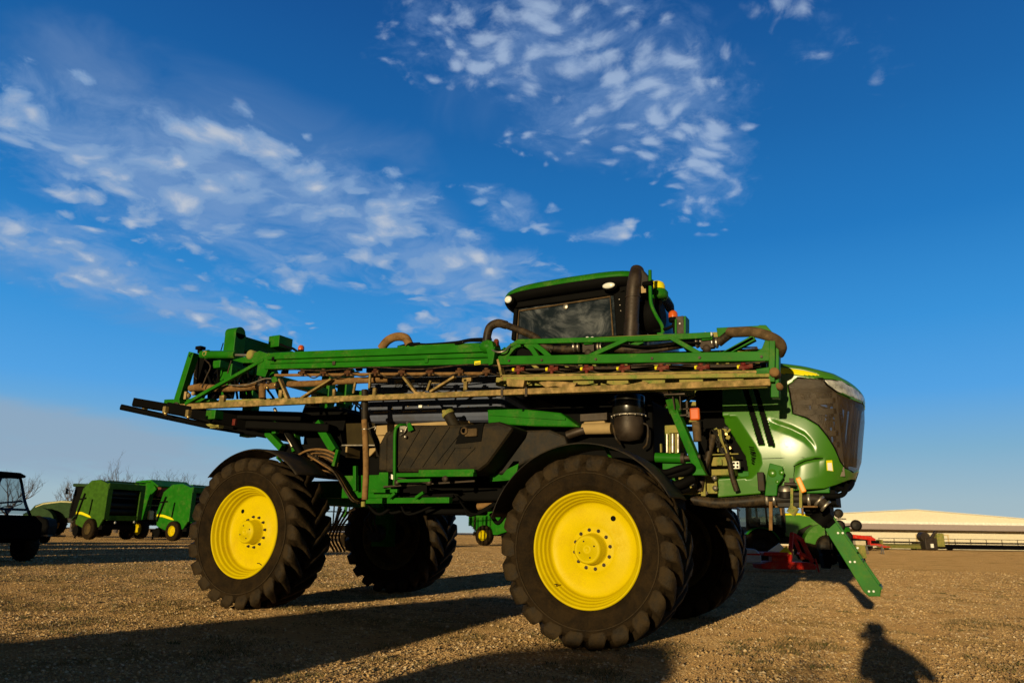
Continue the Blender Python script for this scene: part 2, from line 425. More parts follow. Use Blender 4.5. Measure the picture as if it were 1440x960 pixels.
m.hose([P(690,722,1.6), P(700,735,1.6), P(712,722,1.6), P(735,700,1.6)], .03)
m.build('belly_hose', M['dblack'], SP)
m = MB(); m.corr([P(672,712,1.4), P(700,706,1.4), P(735,700,1.4)], .045); m.build('corrugated_belly_hose', M['hose'], SP)
m = MB(); p = P(668,726,1.6)
for k in range(9): m.lathe([(.012,-.004),(.016,0),(.012,.004),(.008,0),(.012,-.004)], p-V((0,0,.03*k)), (1,0,0) if k % 2 else (0,1,0), 10)
m.build('hanging_chain', M['exhaust'], SP)

# ---------------------------------------------------------------- hanging rear hose bundle between rear wheel and hose
m = MB()
for k in range(16):
    y = .75+.045*k
    m.hose([P(432+2*k, 640+rnd.uniform(-3,3), y), P(452+rnd.uniform(-4,4), 655+rnd.uniform(-8,4), y), P(470+k*1.6, 664+k*.5, y), P(492+k*1.2, 700-k*1.5, y), P(503+k, 706, y+.1)], rnd.choice((.013,.017,.021)), mi=k % 2)
m.build('hydraulic_hose_bundle', [M['hoseb'], M['hose']], SP)
m = MB()
for k in range(7): m.hose([P(405, 650+k*1.5, .9+.05*k), P(430, 634+k*2.2, .9+.05*k), P(455, 632+k*2.4, .9+.04*k), P(476, 640+k*3, .9+.04*k)], .017, mi=k % 2)
for k in range(4): m.hose([P(480+k*5, 715+k*2, 1.3), P(470+k*4, 738, 1.35), P(462+k*5, 757, 1.4), P(470+k*5, 775, 1.4)], .016, mi=0)
m.build('axle_hose', [M['hose'], M['hoseb']], SP)

# ---------------------------------------------------------------- fuel tank (black poly, moulded ribs)
tp = [P(*q, .35) for q in ((540,664),(541,612),(556,600),(576,597),(600,597),(662,596),(700,592),(722,600),(706,622),(684,652),(672,661),(660,664))]
tz = [(p.x, p.z) for p in tp]
m = MB(); m.prism(tz, .35, 1.05); tk = m.build('fuel_tank', M['poly'], SP, bevel=.05)
m = MB()
for a, b in (((560,656),(590,604)),((577,656),(612,601)),((594,656),(632,600)),((611,654),(646,610)),((624,653),(640,629)),((644,653),(668,629)),((640,629),(662,629))):
    p, q = P(*a, .345), P(*b, .345); m.beam(p, q, .016, .02, up=(0,1,0))
m.build('moulded_rib', M['poly'], tk)
m = MB(); m.prism([(p.x, p.z) for p in [P(*q, .33) for q in ((647,600),(680,594),(676,620),(640,624))]], .335, .36); m.build('tank_recess', M['dblack'], tk)
m = MB(); m.box(P(663,608,.32), (.17,.05,.1)); m.lathe([(.05,0),(.05,-.05),(.03,-.055)], P(655,606,.32), (0,1,0), 16); m.build('recess_fitting', M['sleeve'], tk, bevel=.012)
m = MB(); a = P(641,602,.6); c = P(631,583,.6); m.tube([a, c], .075, 20); m.build('filler_neck', M['poly'], tk)
m = MB(); m.lathe([(0,.05),(.07,.05),(.085,.035),(.088,0),(.08,-.01)], c, (c-a), 24); m.box(c+(c-a).normalized()*.06, (.13,.02,.03)); m.build('filler_cap', M['dgreen'], tk)
m = MB(); m.prism([(p.x, p.z) for p in [P(*q, .5) for q in ((535,662),(536,625),(545,608),(552,604),(554,662))]], .45, .95); m.build('tank_end_cap', M['poly'], SP, bevel=.03)
m = MB(); m.hose([P(555,680,.3), P(555,640,.3), P(556,606,.3), P(562,598,.32), P(573,598,.45)], .022, 10); m.build('grab_handle', M['green'], SP)
m = MB(); m.box(P(568,602,.34), (.09,.06,.05)); m.hose([P(563,612,.34), P(569,607,.32), P(572,600,.32)], .014); m.ball(P(565,606,.3), .03); m.ball(P(570,614,.31), .024); m.tube([P(573,594,.4), P(576,606,.34)], .02); m.build('fuel_valve', M['steel'], SP)
m = MB(); m.prism([(p.x, p.z) for p in [P(*q, .3) for q in ((573,596),(577,594),(582,604),(575,607))]], .29, .31); m.build('valve_bracket', M['green'], SP)
# platform and step under the tank
m = MB()
m.beam(P(560,668,.35), P(668,667,.35), .10, .05); m.beam(P(590,663,.33), P(668,662,.33), .05, .045); m.beam(P(560,676,.3), P(606,675,.3), .05, .04)
m.b2(P(480,700,.95), P(556,667,.99)); m.beam(P(500,690,.85), P(500,655,.85), .06,.05); m.beam(P(517,704,.8), P(634,703,.8), .09, .075)
m.beam(P(520,690,.85), P(560,690,.85), .06,.05); m.beam(P(548,700,.7), P(556,693,.7), .05,.04); m.beam(P(585,700,.7), P(596,692,.7), .05,.04)
m.build('step_frame', M['green'], SP, bevel=.006)
m = MB(); m.prism([(p.x, p.z) for p in [P(*q, .9) for q in ((530,680),(535,664),(562,664),(558,682),(538,686))]], .88, .95); m.build('step_bracket', M['green'], SP)
m = MB(); m.box(P(551,670,.84), (.07,.01,.06), Matrix.Rotation(.3,3,'Y')); m.build('white_tag', M['white'], SP)
m = MB()
for q in ((558,678),(603,678),(626,673)): m.lathe([(0,-.02),(.035,-.02),(.04,0),(.035,.03)], P(*q,.3), (0,1,0), 14)
m.build('step_bolt', M['exhaust'], SP)
m = MB(); m.beam(P(540,684,.5), P(668,676,.5), .03,.02); m.beam(P(560,672,.32), P(610,680,.32), .02,.015); m.build('step_rod', M['exhaust'], SP)

# solution tank + saddle
m = MB(); tz = [P(*q, .95) for q in ((514,560),(515,508),(524,500),(696,490),(706,500),(706,592),(515,594))]
m.prism([(p.x, p.z) for p in tz], .95, 3.05); st = m.build('solution_tank', M['tank'], SP, bevel=.09)
m = MB()
for a, b in (((532,534),(540,531)),((555,536),(566,536)),((578,536),(583,536)),((606,537),(619,536)),((651,536),(662,536))):
    p, q = P(*a, .94), P(*b, .94); m.beam(p, q, .02, .05, up=(0,0,1))
m.build('tank_sight_mark', M['beige'], st, bevel=.008)
m = MB(); m.lathe([(.12,-.004),(.13,0),(.12,.004)], P(601,546,.945), (0,1,0), 24); m.lathe([(.07,-.004),(.08,0),(.07,.004)], P(601,546,.945), (0,1,0), 24); m.build('tank_emblem_ring', M['darktxt'], st)
def text(body, name, loc, size, material, parent, ry=0, yaw=0, ext=.002, shear=0):
    cu = bpy.data.curves.new(name, 'FONT'); cu.body = body; cu.size = size; cu.extrude = ext; cu.shear = shear; cu.align_x = 'LEFT'
    tmp = bpy.data.objects.new('tmp', cu); COL.objects.link(tmp)
    dg = bpy.context.evaluated_depsgraph_get(); me = bpy.data.meshes.new_from_object(tmp.evaluated_get(dg)); me.name = name
    bpy.data.objects.remove(tmp); bpy.data.curves.remove(cu)
    me.transform(Matrix.Rotation(yaw,4,'Z') @ Matrix.Rotation(ry,4,'Y') @ Matrix.Rotation(math.pi/2,4,'X')); me.materials.clear(); me.materials.append(material)
    o = bpy.data.objects.new(name, me); COL.objects.link(o)
    org = V((0,0,0))
    if parent is not None:
        o.parent = parent; org = V(parent['_o']) if parent.get('_o') else org
    o.location = V(loc)-org
    return o
text('PowrSpray', 'tank_lettering', P(553,548,.945), .17, M['darktxt'], st, ry=R_(2), shear=.25)
m = MB()
for a, b in (((526,580),(546,579)),((566,579),(586,578)),((594,578),(614,577))): m.beam(P(*a,.94), P(*b,.94), .02, .012)
for k in range(10): m.box(P(520+k*17+rnd.uniform(-3,3), 570+rnd.uniform(-3,6), .94), (.014,.014,.01))
m.build('tank_band_bolt', M['beige'], st)
m = MB(); m.box(P(592,572,.93), (.055,.04,.06)); m.build('tank_fitting', M['white'], st)
m = MB(); m.b2(P(528,612,1.0), V((P(660,590,1.0).x, 3.0, P(660,590,1.0).z))); m.build('tank_saddle', M['beige'], SP, bevel=.01)
m = MB(); m.prism([(p.x, p.z) for p in [P(*q, 1.02) for q in ((488,628),(486,595),(527,594),(527,628))]], 1.02, 2.9); m.build('shaded_saddle_end', mat('shade_brown_saddle', (.028,.02,.006), .7, var=.2, spec=.1), SP, bevel=.01)  # dark brown paints the shadow on this end of the tank saddle
m = MB()
m.prism([(p.x, p.z) for p in [P(*q, 1.0) for q in ((528,612),(528,640),(548,640),(562,612))]], 1.02, 2.9)
m.build('tank_saddle', M['beige'], SP, bevel=.01)
m = MB(); m.b2(P(487,643,.98), P(505,630,1.3)); m.prism([(p.x, p.z) for p in [P(*q, .98) for q in ((519,630),(531,629),(521,640),(518,642))]], .98, 1.2); m.build('rinse_tank', M['beige'], SP, bevel=.012)
m = MB(); m.beam(P(482,626,.96), P(534,626,.96), .05, .018); m.build('saddle_lip', M['steel'], SP)
# vertical brown suction hose
m = MB(); m.corr([P(512.5,590,.3), P(514,620,.3), P(515,660,.3), P(513,703,.3)], .04, .022, .05, 16); h = m.build('suction_hose', M['hose'], SP)
m = MB(); m.lathe([(.044,-.008),(.047,0),(.044,.008)], P(513.5,603.5,.3), (0,0,1), 20); m.hose([P(518,603,.28), P(526,600,.28), P(529,599,.3), P(527,604,.3)], .006); m.build('hose_clamp', M['steel'], h)
m = MB(); m.tube([P(513,590,.33), P(513,548,.33)], .045, 14); m.hose([P(513,575,.4), P(520,600,.5), P(530,622,.6), P(533,640,.7)], .04); m.build('drop_hose', M['black'], SP)
m = MB(); m.tube([P(511,705,.3), P(511,712,.3)], .03); m.build('hose_plug', M['dgreen'], h)

# dark structure behind fuel tank, under cab: wheel-well liner, battery box
m = MB(); m.prism([(p.x, p.z) for p in [P(*q, .75) for q in ((684,655),(706,622),(722,604),(770,603),(792,612),(800,640),(744,646),(700,668))]], .8, 1.4); m.build('wheel_well_liner', M['black'], SP, bevel=.03)  # black colour stands for the shade on this sloping face
m = MB(); m.prism([(p.x, p.z) for p in [P(*q, .8) for q in ((703,672),(722,648),(730,648),(724,676))]], .8, .84); m.beam(P(690,672,.86), P(745,668,.86), .05,.09); m.build('side_gusset', M['green'], SP)
m = MB(); m.b2((-1.65, 1.15, 2.0), (.45, 2.9, 2.75)); m.build('engine_block_cover', M['dblack'], SP, bevel=.03)
m = MB(); pp = [P(*q, .85) for q in ((685,574),(700,572),(760,577),(788,580),(815,600),(752,599),(686,595))]
m.prism([(p.x, p.z) for p in pp], .85, 1.15); m.build('cab_side_skirt', M['green'], SP, bevel=.02)
m = MB(); m.beam(P(688,582,.835), P(795,589,.835), .012, .03); m.build('skirt_ridge', M['green'], SP)
m = MB(); m.b2(P(820,606,1.0), P(858,594,1.2)); m.tube([P(820,603,.98), P(860,602,.98)], .07, 18); m.build('muffler_shroud', M['beige'], SP, bevel=.02)
m = MB(); m.b2(P(816,592,1.02), P(860,583,1.2)); m.build('heat_shield', M['exhaust'], SP)
m = MB(); m.tube(smooth_path([P(798,612,.95), P(812,607,.95), P(822,604,.96)]), .055, 16); m.build('exhaust_elbow', M['exhaust'], SP)
# aftertreatment canister
ac = P(884, 568, 1.0); m = MB()
m.lathe([(0,.1),(.19,.1),(.2,.08),(.2,-.12),(.19,-.14)], ac, (0,0,1), 40); can = m.build('exhaust_canister', M['gloss'], SP)
m = MB(); m.lathe([(.205,-.01),(.215,0),(.205,.012)], ac-V((0,0,.15)), (0,0,1), 32)
for k in range(14): a = k*math.pi/7; m.ball(ac+V((.21*math.cos(a), .21*math.sin(a), -.155)), .014, 8, 5)
m.build('canister_flange', M['steel'], can)
m = MB(); m.lathe([(.17,-.16),(.185,-.25),(.175,-.36),(.13,-.44),(0,-.46)], ac, (0,0,1), 32); m.build('canister_bowl', M['exhaust'], can)
m = MB(); m.hose([P(905,595,.95),P(911,600,.95),P(910,622,.95),P(905,630,1.0)], .014); m.hose([P(862,598,.95),P(866,615,.9),P(872,624,.95)], .014); m.build('sensor_cable', M['hoseb'], can)

# ---------------------------------------------------------------- cab
CY0, CY1 = 1.15, 2.85
cab = MB()      # lower body + rear/front walls, pillars
def cabP(q): p = P(*q, CY0); return (p.x, p.z)
cab.prism([cabP(q) for q in ((716,545),(716,482),(880,470),(890,545))], CY0, CY1)
for quad in (((718,478),(722,433),(728,433),(724,478)), ((866,472),(862,413),(880,405),(888,470))):
    for y0, y1 in ((CY0, CY0+.1), (CY1-.1, CY1)): cab.prism([cabP(q) for q in quad], y0, y1)
cab.prism([cabP(q) for q in ((714,434),(714,420),(884,396),(880,412))], CY0+.0, CY1)
cb = cab.build('cab', M['dblack'], SP, bevel=.02)
m = MB(); m.prism([cabP(q) for q in ((724,480),(727,434),(862,414),(866,472))], CY0+.035, CY0+.045); m.prism([cabP(q) for q in ((724,480),(727,434),(862,414),(866,472))], CY1-.045, CY1-.035); m.build('side_window', M['glass'], cb)
m = MB(); ring = [P(*q, CY0+.02) for q in ((727,480),(730,437),(858,417),(862,472))]; m.tube(smooth_path(ring, 1), .012, 6); m.build('window_trim', M['sleeve'], cb)
m = MB(); m.lathe([(0,-.005),(.035,-.005),(.04,0)], P(795,431,CY0+.02), (0,1,0), 16); m.build('window_latch', M['steel'], cb)
m = MB(); x0 = P(872,440,CY0).x                     # bulging windscreen towards the front
rows = []
for i in range(17):
    t = i/16; y = CY0+.04+(CY1-CY0-.08)*t; bul = .52*math.sin(math.pi*t)**.6
    rows.append([V((x0-.12+bul*.9, y, 2.9)), V((x0-.02+bul, y, 3.3)), V((x0+bul, y, 3.7)), V((x0-.04+bul*.96, y, 4.0)), V((x0-.12+bul*.86, y, 4.28))])
m.grid(rows); m.build('windscreen', M['glass'], cb, solid=.008)
m = MB(); m.b2((-1.1, 1.7, 2.8), (-.5, 2.3, 3.35)); m.b2((-1.15, 1.72, 3.3), (-.98, 2.28, 3.95)); m.b2((-1.12, 1.8, 3.9), (-1.0, 2.2, 4.12)); m.build('operator_seat', M['dblack'], cb, bevel=.05)
m = MB(); m.tube([(-.1,2,2.9),(-.25,2,3.4)], .03); m.lathe([(.2,-.012),(.215,0),(.2,.012),(.188,0),(.2,-.012)], (-.27,2,3.42), (-.5,0,1), 24); m.build('steering_wheel', M['black'], cb)
# roof: green cap over black underside
def roof_ring(ins, z_off, n=48):
    x0r, x1r, y0r, y1r = P(699,420,CY0).x+ins, P(884,396,CY0).x+.25-ins, 1.02+ins, 2.98-ins
    cx, cy = (x0r+x1r)/2, (y0r+y1r)/2; out = []
    for k in range(n):
        t = 2*math.pi*k/n; c, s = math.cos(t), math.sin(t); e = .42
        x = cx+(x1r-x0r)/2*math.copysign(abs(c)**e, c); y = cy+(y1r-y0r)/2*math.copysign(abs(s)**e, s)
        zz = P(705,414,1.02).z+(x-x0r)/(x1r-x0r)*.02
        out.append(V((x, y, zz+z_off+(.02*math.sin(math.pi*(x-x0r)/(x1r-x0r))))))
    return out
def loft(m, rings):
    n = len(rings[0]); b = [p for r in rings for p in r]; fs = [(i*n+k, i*n+(k+1) % n, (i+1)*n+(k+1) % n, (i+1)*n+k) for i in range(len(rings)-1) for k in range(n)]
    m.add(b, fs, True); m.add(rings[-1], [tuple(range(n))]); m.add(rings[0], [tuple(reversed(range(n)))]); return m
m = MB(); loft(m, [roof_ring(.06,-.11), roof_ring(.02,-.09), roof_ring(.0,-.05), roof_ring(.0,.0)]); rf = m.build('cab_roof', M['dblack'], cb)
m = MB(); loft(m, [roof_ring(.012,.002), roof_ring(.0,.02), roof_ring(.02,.065), roof_ring(.07,.105), roof_ring(.2,.14)]); m.build('roof_cap', M['green'], cb)
for i, (q, ln) in enumerate((((857,402.5),(.085,.03,.04)), ((716,422),(.055,.03,.05)))):
    p = P(*q, 1.03); m = MB(); m.ball(p+V((0,.02,0)), (ln[0]+.02,.05,ln[2]+.02), 20, 10); wl = m.build('work_lamp', M['dblack'], cb)
    m = MB(); m.ball(p+V((0,-.03,0)), (ln[0],.025,ln[2]), 20, 10); m.build('lamp_lens', M['lens'], cb)
m = MB()
for q in ((871,421),(872,429),(873,437)): m.ball(P(*q, CY0-.01), .012, 8, 5)
m.build('pillar_bolt', M['steel'], cb)
# exhaust stack
m = MB(); a = P(887,480,.95); b = P(890,418,.95); c = P(891.5,400,.96); d = P(893.5,389,.99)
m.tube([a, a.lerp(b,.4)], .095, 28); m.tube(smooth_path([a.lerp(b,.4), b, c, d, P(904,379,1.3)], 8), [.095]+[.09]*200, 28) if False else m.tube(smooth_path([a.lerp(b,.4), b, c, d, P(896,380,1.06)], 8), .088, 28)
m.lathe([(.097,-.01),(.1,0),(.097,.01)], b, (0,0,1), 28); ex = m.build('exhaust_stack', M['exhaust'], SP)
m = MB(); p = P(902,392,1.0); m.prism([(q.x, q.z) for q in [P(*w, 1.0) for w in ((893,414),(894,382),(898,377),(905,380),(912,389),(914,404),(900,412))]], .98, 1.3); m.build('stack_shield', M['black'], SP, bevel=.02)
m = MB(); m.box(P(905,407,.97), (.06,.01,.09)); m.build('shield_label', M['beige'], SP)
m = MB(); m.hose([P(914,380,.9), P(914.5,410,.9), P(916,428,.9), P(923,444,.9), P(931,458,.85), P(932,472,.8)], .022, 10); m.build('mirror_post', M['green'], SP)
m = MB(); m.b2(P(924,474,.75), P(937,471,.9)); m.build('mirror_post_foot', M['green'], SP, bevel=.005)
m = MB(); m.tube([P(905,400,.92), P(917,398,.88)], .035, 12); m.build('mirror_clamp', M['dblack'], SP)
m = MB(); loft(m, [[P(921,444,1.4)+V((.1*0, math.cos(t)*.25*k, math.sin(t)*.25*k))+V((.22*math.cos(t*0)*(i), 0, 0)) for t in [2*math.pi*j/24 for j in range(24)]] for i, k in ((-.9,.75),(-.3,1),(.2,.98),(.5,.6))]); m.build('side_mirror', M['dblack'], SP)
m = MB(); o = P(924,411,1.3); m.lathe([(0,.0),(.12,.0),(.14,.03),(.14,.09),(.12,.12),(.1,.13)], o-V((0,0,.1)), (0,0,1), 32); gd = m.build('position_receiver', M['green'], SP)
m = MB(); m.lathe([(.105,.03),(.105,.08),(.09,.12),(.05,.145),(0,.15)], o, (0,0,1), 32); m.build('receiver_dome', M['stripe'], gd)
m = MB(); m.beam(o-V((0,0,.1)), o-V((.12,-.1,.4)), .1,.1); m.build('receiver_mount', M['dblack'], gd)
# beacon
def beacon(c, r, parent):
    m = MB(); m.lathe([(0,-.5*r),(r*.8,-.5*r),(r*.95,-.2*r),(r*.95,.4*r)], c-V((0,0,r)), (0,0,1), 24); m.tube([c-V((0,0,1.4*r)), c-V((0,0,2.6*r))], r*.3); bb = m.build('beacon', M['dblack'], parent)
    m = MB(); m.lathe([(r*.93,-.6*r),(r*.95,.1*r),(r*.85,.55*r),(r*.5,.9*r),(0,1.0*r)], c, (0,0,1), 24); m.build('beacon_lens', M['amber'], bb)
beacon(P(946.5,443,.8), .058, SP)
m = MB(); m.hose([P(946,458,.8), P(938,462,.8), P(925,465,.9), P(920,466,1.0)], .02); m.hose([P(948,456,.8), P(949,468,.8)], .02); m.build('beacon_bracket', M['dblack'], SP)
m = MB(); m.b2(P(951,470,.72), P(965,448,.86)); m.build('lamp_box', M['exhaust'], SP, bevel=.006)
m = MB(); m.beam(P(950.5,471,.7), P(950.5,449,.7), .02,.02); m.beam(P(965.5,471,.72), P(965.5,447,.72), .18,.022, up=(1,0,0)); m.build('lamp_box_frame', M['green'], SP)
m = MB(); m.ball(P(956,455,.715), .012); m.build('lamp_box_stud', M['lens'], SP)

# ---------------------------------------------------------------- hood (lofted shell, cut into panels)
nose = [(1.55,2.50),(1.70,2.565),(2.01,2.69),(2.47,2.77),(2.72,2.79),(3.2,2.77)]
ztop = [(.9,3.20),(1.5,3.17),(1.94,3.085),(2.2,3.025),(2.5,2.925),(2.7,2.80),(2.80,2.72)]
zbot = [(.9,1.56),(1.2,1.58),(2.09,1.645),(2.45,1.665),(2.6,1.71),(2.8,1.8)]
NU, NVv = 250, 120
def plan(s):                             # s in 0..1 : rear edge of the near side -> nose centre
    if s < .5: return .95+(1.9-.95)*s/.5, 1.27
    t = (s-.5)/.5*math.pi/2; e = .72
    return 1.9+.89*math.sin(t)**e, 2.0-.73*math.cos(t)**e
def hood_pt(s, v):
    x0, y0 = plan(s); zt = lerp_tab(x0, ztop); zb = lerp_tab(x0, zbot); z = zb+(zt-zb)*v
    x = x0
    if x0 > 1.9: x = 1.9+(x0-1.9)*(lerp_tab(z, nose)-1.9)/.89
    bul = .105*math.sin(math.pi*min(1, max(0, (z-1.5)/1.3)))**1.2
    y = y0-bul*(1-max(0, (s-.5)/.5))
    if v > .93: y += (v-.93)/.07*.05*(1-max(0, (s-.5)/.5)); 
    return V((x, y, z))
reg = dict(
 lamp=[(1157,533),(1172,534.5),(1196,537),(1213.5,547),(1216,556),(1213,565),(1192,555.5),(1175,549),(1163.5,540)],
 grille=[(1121,531.5),(1157,532.5),(1163.5,542),(1177,552),(1194,560),(1214,567.5),(1224,600),(1220,655),(1200,664),(1187.5,657),(1181,648),(1173,629),(1162.5,612.5),(1150,598),(1133,587.5),(1114.6,581),(1112,562),(1108,542)],
 stripe=[(985,506),(1050,511),(1104,517.5),(1127,520.5),(1144,523.5),(1153,528),(1133,527.8),(1104,525.5),(1050,519),(985,514)],
 slot1=[(1042,540),(1050,540),(1075.5,626),(1067,626)],
 slot2=[(1057,540),(1064,540),(1090,628),(1081,627)],
 cut=[(900,480),(1014,480),(1016,592),(1020,597),(1046,640),(1052,668),(1010,670),(1010,720),(900,720)],
)
swoosh = [[(1084,592),(1112,600),(1131,610),(1147,626),(1131,615),(1112,607),(1092,603)], [(1129,675),(1144,662),(1155,648),(1150,665),(1138,676)]]
louv = [[(1053+.4*k-abs(k-4)*.3, 628+2.8*k), (1062-abs(k-4)*.8, 629+2.8*k), (1062-abs(k-4)*.8, 630.2+2.8*k), (1053+.4*k-abs(k-4)*.3, 629.2+2.8*k)] for k in range(9)]
names = ['hood_side_panel', 'grille_screen', 'headlight', 'hood_stripe', 'air_slot']
bufs = {n: MB() for n in names}
gridp = [[hood_pt(i/NU, j/NVv) for j in range(NVv+1)] for i in range(NU+1)]
gpx = [[proj(p) for p in r] for r in gridp]
def classify(x, y):
    if inpoly(x, y, reg['cut']): return None
    if inpoly(x, y, reg['lamp']): return 'headlight'
    if inpoly(x, y, reg['grille']): return 'grille_screen'
    if inpoly(x, y, reg['stripe']): return 'hood_stripe'
    if inpoly(x, y, reg['slot1']) or inpoly(x, y, reg['slot2']): return 'air_slot'
    pass
    return 'hood_side_panel'
cls = [[None]*NVv for _ in range(NU)]
for i in range(NU):
    for j in range(NVv):
        x = (gpx[i][j][0]+gpx[i+1][j+1][0])/2; y = (gpx[i][j][1]+gpx[i+1][j+1][1])/2
        if i > .985*NU:                    # the part of the nose that turns away from the lens: by height
            z = gridp[i][j].z
            cls[i][j] = 'grille_screen' if 1.80 < z < 2.66 else 'hood_side_panel'
        else: cls[i][j] = classify(x, y)
# creases: push the panel in below the swoosh lines
def disp(x, y):
    d = 0
    for tab, dep, wd in (([(1078,588),(1096,594),(1112,599.5),(1131,609),(1141,619),(1148,628)], .030, 13), ([(1117,656),(1124,651.5),(1132,648),(1145,645),(1160,643)], .020, 26)):
        if tab[0][0] < x < tab[-1][0]:
            yc = lerp_tab(x, tab); t = (x-tab[0][0])/(tab[-1][0]-tab[0][0])
            if yc-3 < y < yc+wd: q_ = (y-yc+3)/6; d += dep*min(1, 4*t*(1-t)*1.6)*min(q_, 1, 1-(y-yc-3)/(wd-3))
    if 585 < y < 672:
        xc = lerp_tab(y, [(585,1036),(600,1046),(625,1062),(640,1070),(652,1072),(664,1066),(672,1058)])
        if x < xc: d += .0052*(xc-x)
    return d
dgrid = [[gridp[i][j]+V((0, disp(*gpx[i][j]), 0)) for j in range(NVv+1)] for i in range(NU+1)]
off = {'air_slot': .03, 'headlight': -.006, 'hood_stripe': -.001, 'grille_screen': .006, 'hood_side_panel': 0}
for mir in (False, True):
    idx = {n: {} for n in names}
    for i in range(NU):
        for j in range(NVv):
            n = cls[i][j]
            if n is None: continue
            b = bufs[n]; q = []
            for a, c in ((i,j),(i+1,j),(i+1,j+1),(i,j+1)):
                k = (a, c)
                if k not in idx[n]:
                    p = (dgrid[a][c] if n == 'hood_side_panel' else gridp[a][c]).copy()
                    w = max(0, (a/NU-.5)/.5); p += V((-w*off[n], (1-w)*off[n], 0))
                    if mir: p.y = 4.0-p.y
                    idx[n][k] = len(b.v); b.v.append(p)
                q.append(idx[n][k])
            if mir: q = q[::-1]
            b.f.append(q); b.sm.append(True); b.mi.append(0)
hm = {'hood_side_panel': 'hood', 'grille_screen': 'grille', 'headlight': 'headlamp', 'hood_stripe': 'stripe', 'air_slot': 'dblack'}
hood = bufs['hood_side_panel'].build('hood', M['hood'], SP, solid=.006)
for n in names[1:]: bufs[n].build(n, M[hm[n]], hood, solid=.004)
m = MB(); rows = []                       # top of the hood
for i in range(0, NU+1, 5):
    p = gridp[i][NVv]; r = []
    for k in range(13):
        t = k/12; y = p.y+(4-2*p.y)*t; r.append(V((p.x, y, p.z+.10*(1-(2*t-1)**2)**.6*min(1, (2-p.y)/.5))))
    rows.append(r)
m.grid(rows); m.build('hood_top', M['hood'], hood, solid=.006)
def near_surf(x, y):
    best = None
    for i in range(0, NU+1):
        for j in range(0, NVv+1):
            d = (gpx[i][j][0]-x)**2+(gpx[i][j][1]-y)**2
            if best is None or d < best[0]: best = (d, gridp[i][j])
    return best[1]
gs = [(1121,531.5),(1157,532.5),(1163.5,541),(1177,551),(1194,559),(1213,567)]
m = MB(); m.tube([near_surf(*q)+V((0,-.006,0)) for q in gs], .009, 6)
m.tube([near_surf(*q)+V((0,-.006,0)) for q in ((1157,533),(1172,534.5),(1196,537),(1213,547),(1213,565))], .008, 6)
m.tube([near_surf(*q)+V((.004,-.006,0)) for q in ((1108,542),(1112,562),(1114.6,581),(1133,587.5),(1150,598),(1162.5,612.5),(1173,629),(1181,648),(1187.5,657),(1199,663.5))], .008, 6)
m.build('grille_gasket', M['dblack'], hood)
m = MB(); c = near_surf(1190,547); 
for q, r in (((1188,545),.035),((1203,551),.03),((1180,542),.022)): m.ball(near_surf(*q)+V((-.04,.05,0)), r, 16, 8)
m.build('headlight_reflector', M['steel'], hood)
st_ = [near_surf(*q) for q in ((1161,647),(1170,647),(1171.5,662),(1162.5,662))]
m = MB(); m.add([p+V((.004,-.005,0)) for p in st_], [(3,2,1,0)]); m.build('warning_sticker', M['stripe'], hood, solid=.001)
m = MB(); cc = sum(st_, V((0,0,0)))/4; m.add([cc.lerp(p,.72)+V((.006,-.009,-.012)) for p in st_], [(3,2,1,0)]); m.build('sticker_text_panel', M['white'], hood, solid=.001)
m = MB(); lo = [near_surf(*q) for q in ((1060,666),(1100,666),(1140,664),(1160,661))]
m.tube([p+V((0,-.002,0)) for p in [near_surf(*q) for q in ((1072,644),(1100,644),(1130,643.5),(1155,643.5))]], .0035, 5)
m.tube([p+V((0,-.002,0)) for p in [near_surf(*q) for q in ((1116,656),(1132,648),(1145,645),(1157,643.5))]], .005, 5)
m.tube([p+V((0,-.002,0)) for p in [near_surf(*q) for q in ((1117,656),(1117,668),(1118,690))]], .004, 5); m.build('panel_seam', M['dblack'], hood)
for k in range(9):
    xx = 1054+.5*k-abs(k-4)*.2; yy = 628+2.8*k; a, b_ = near_surf(xx, yy), near_surf(1063-abs(k-4)*.8, yy+1); m = MB(); m.beam(a+V((0,.012,0)), b_+V((0,-.002,0)), .02, .007); m.build('louvre', M['dblack'], hood)
# inside the hood, seen through the screen
m = MB(); m.b2((.9, 1.5, 1.75), (1.95, 2.5, 2.9)); m.build('engine', M['dblack'], SP, bevel=.03)
m = MB()
for z in (1.85, 2.12, 2.25, 2.5, 2.62): m.b2((2.0, 1.42, z), (2.5, 1.5, z+.06)); m.b2((2.45, 1.45, z), (2.52, 2.55, z+.06))
for x in (2.02, 2.25, 2.47): m.b2((x, 1.42, 1.8), (x+.05, 1.5, 2.75)); m.b2((x, 2.5, 1.8), (x+.05, 2.58, 2.75))
m.tube(smooth_path([(2.3,1.5,1.9),(2.36,1.5,2.1),(2.34,1.5,2.3),(2.2,1.5,2.5),(2.1,1.5,2.6)]), .045); m.cyl((2.1,1.5,1.9),(2.1,1.5,2.75), .07); m.cyl((1.98,1.42,2.0),(1.98,1.42,2.75), .05); m.cyl((2.27,1.55,2.2),(2.27,1.55,2.75), .05)
for k in range(9): m.hose([(2.0+.06*k,1.62,2.7-.03*k),(2.08+.045*k,1.58,2.5),(2.12+.04*k,1.64,2.3-.05*k)], .012)
for k in range(4): m.beam((2.22,1.6,2.72-.05*k),(2.5,1.75,2.62-.06*k),.02,.02)
m.ball((2.4,1.62,2.42),.05); m.build('cooling_package', mat('brown_cooler_frame', (.075,.05,.026), .6, var=.3), SP)
for k in range(6):
    s_ = .70+.055*k; m = MB(); pa, pb = hood_pt(s_, .16), hood_pt(s_, .86); m.tube([pa+V((-.06,.08,0)), pa.lerp(pb,.5)+V((-.07,.09,0)), pb+V((-.06,.08,0))], .03 if k % 2 else .018, 10); m.build('nose_stay', M['exhaust' if k % 2 else 'black'], SP)
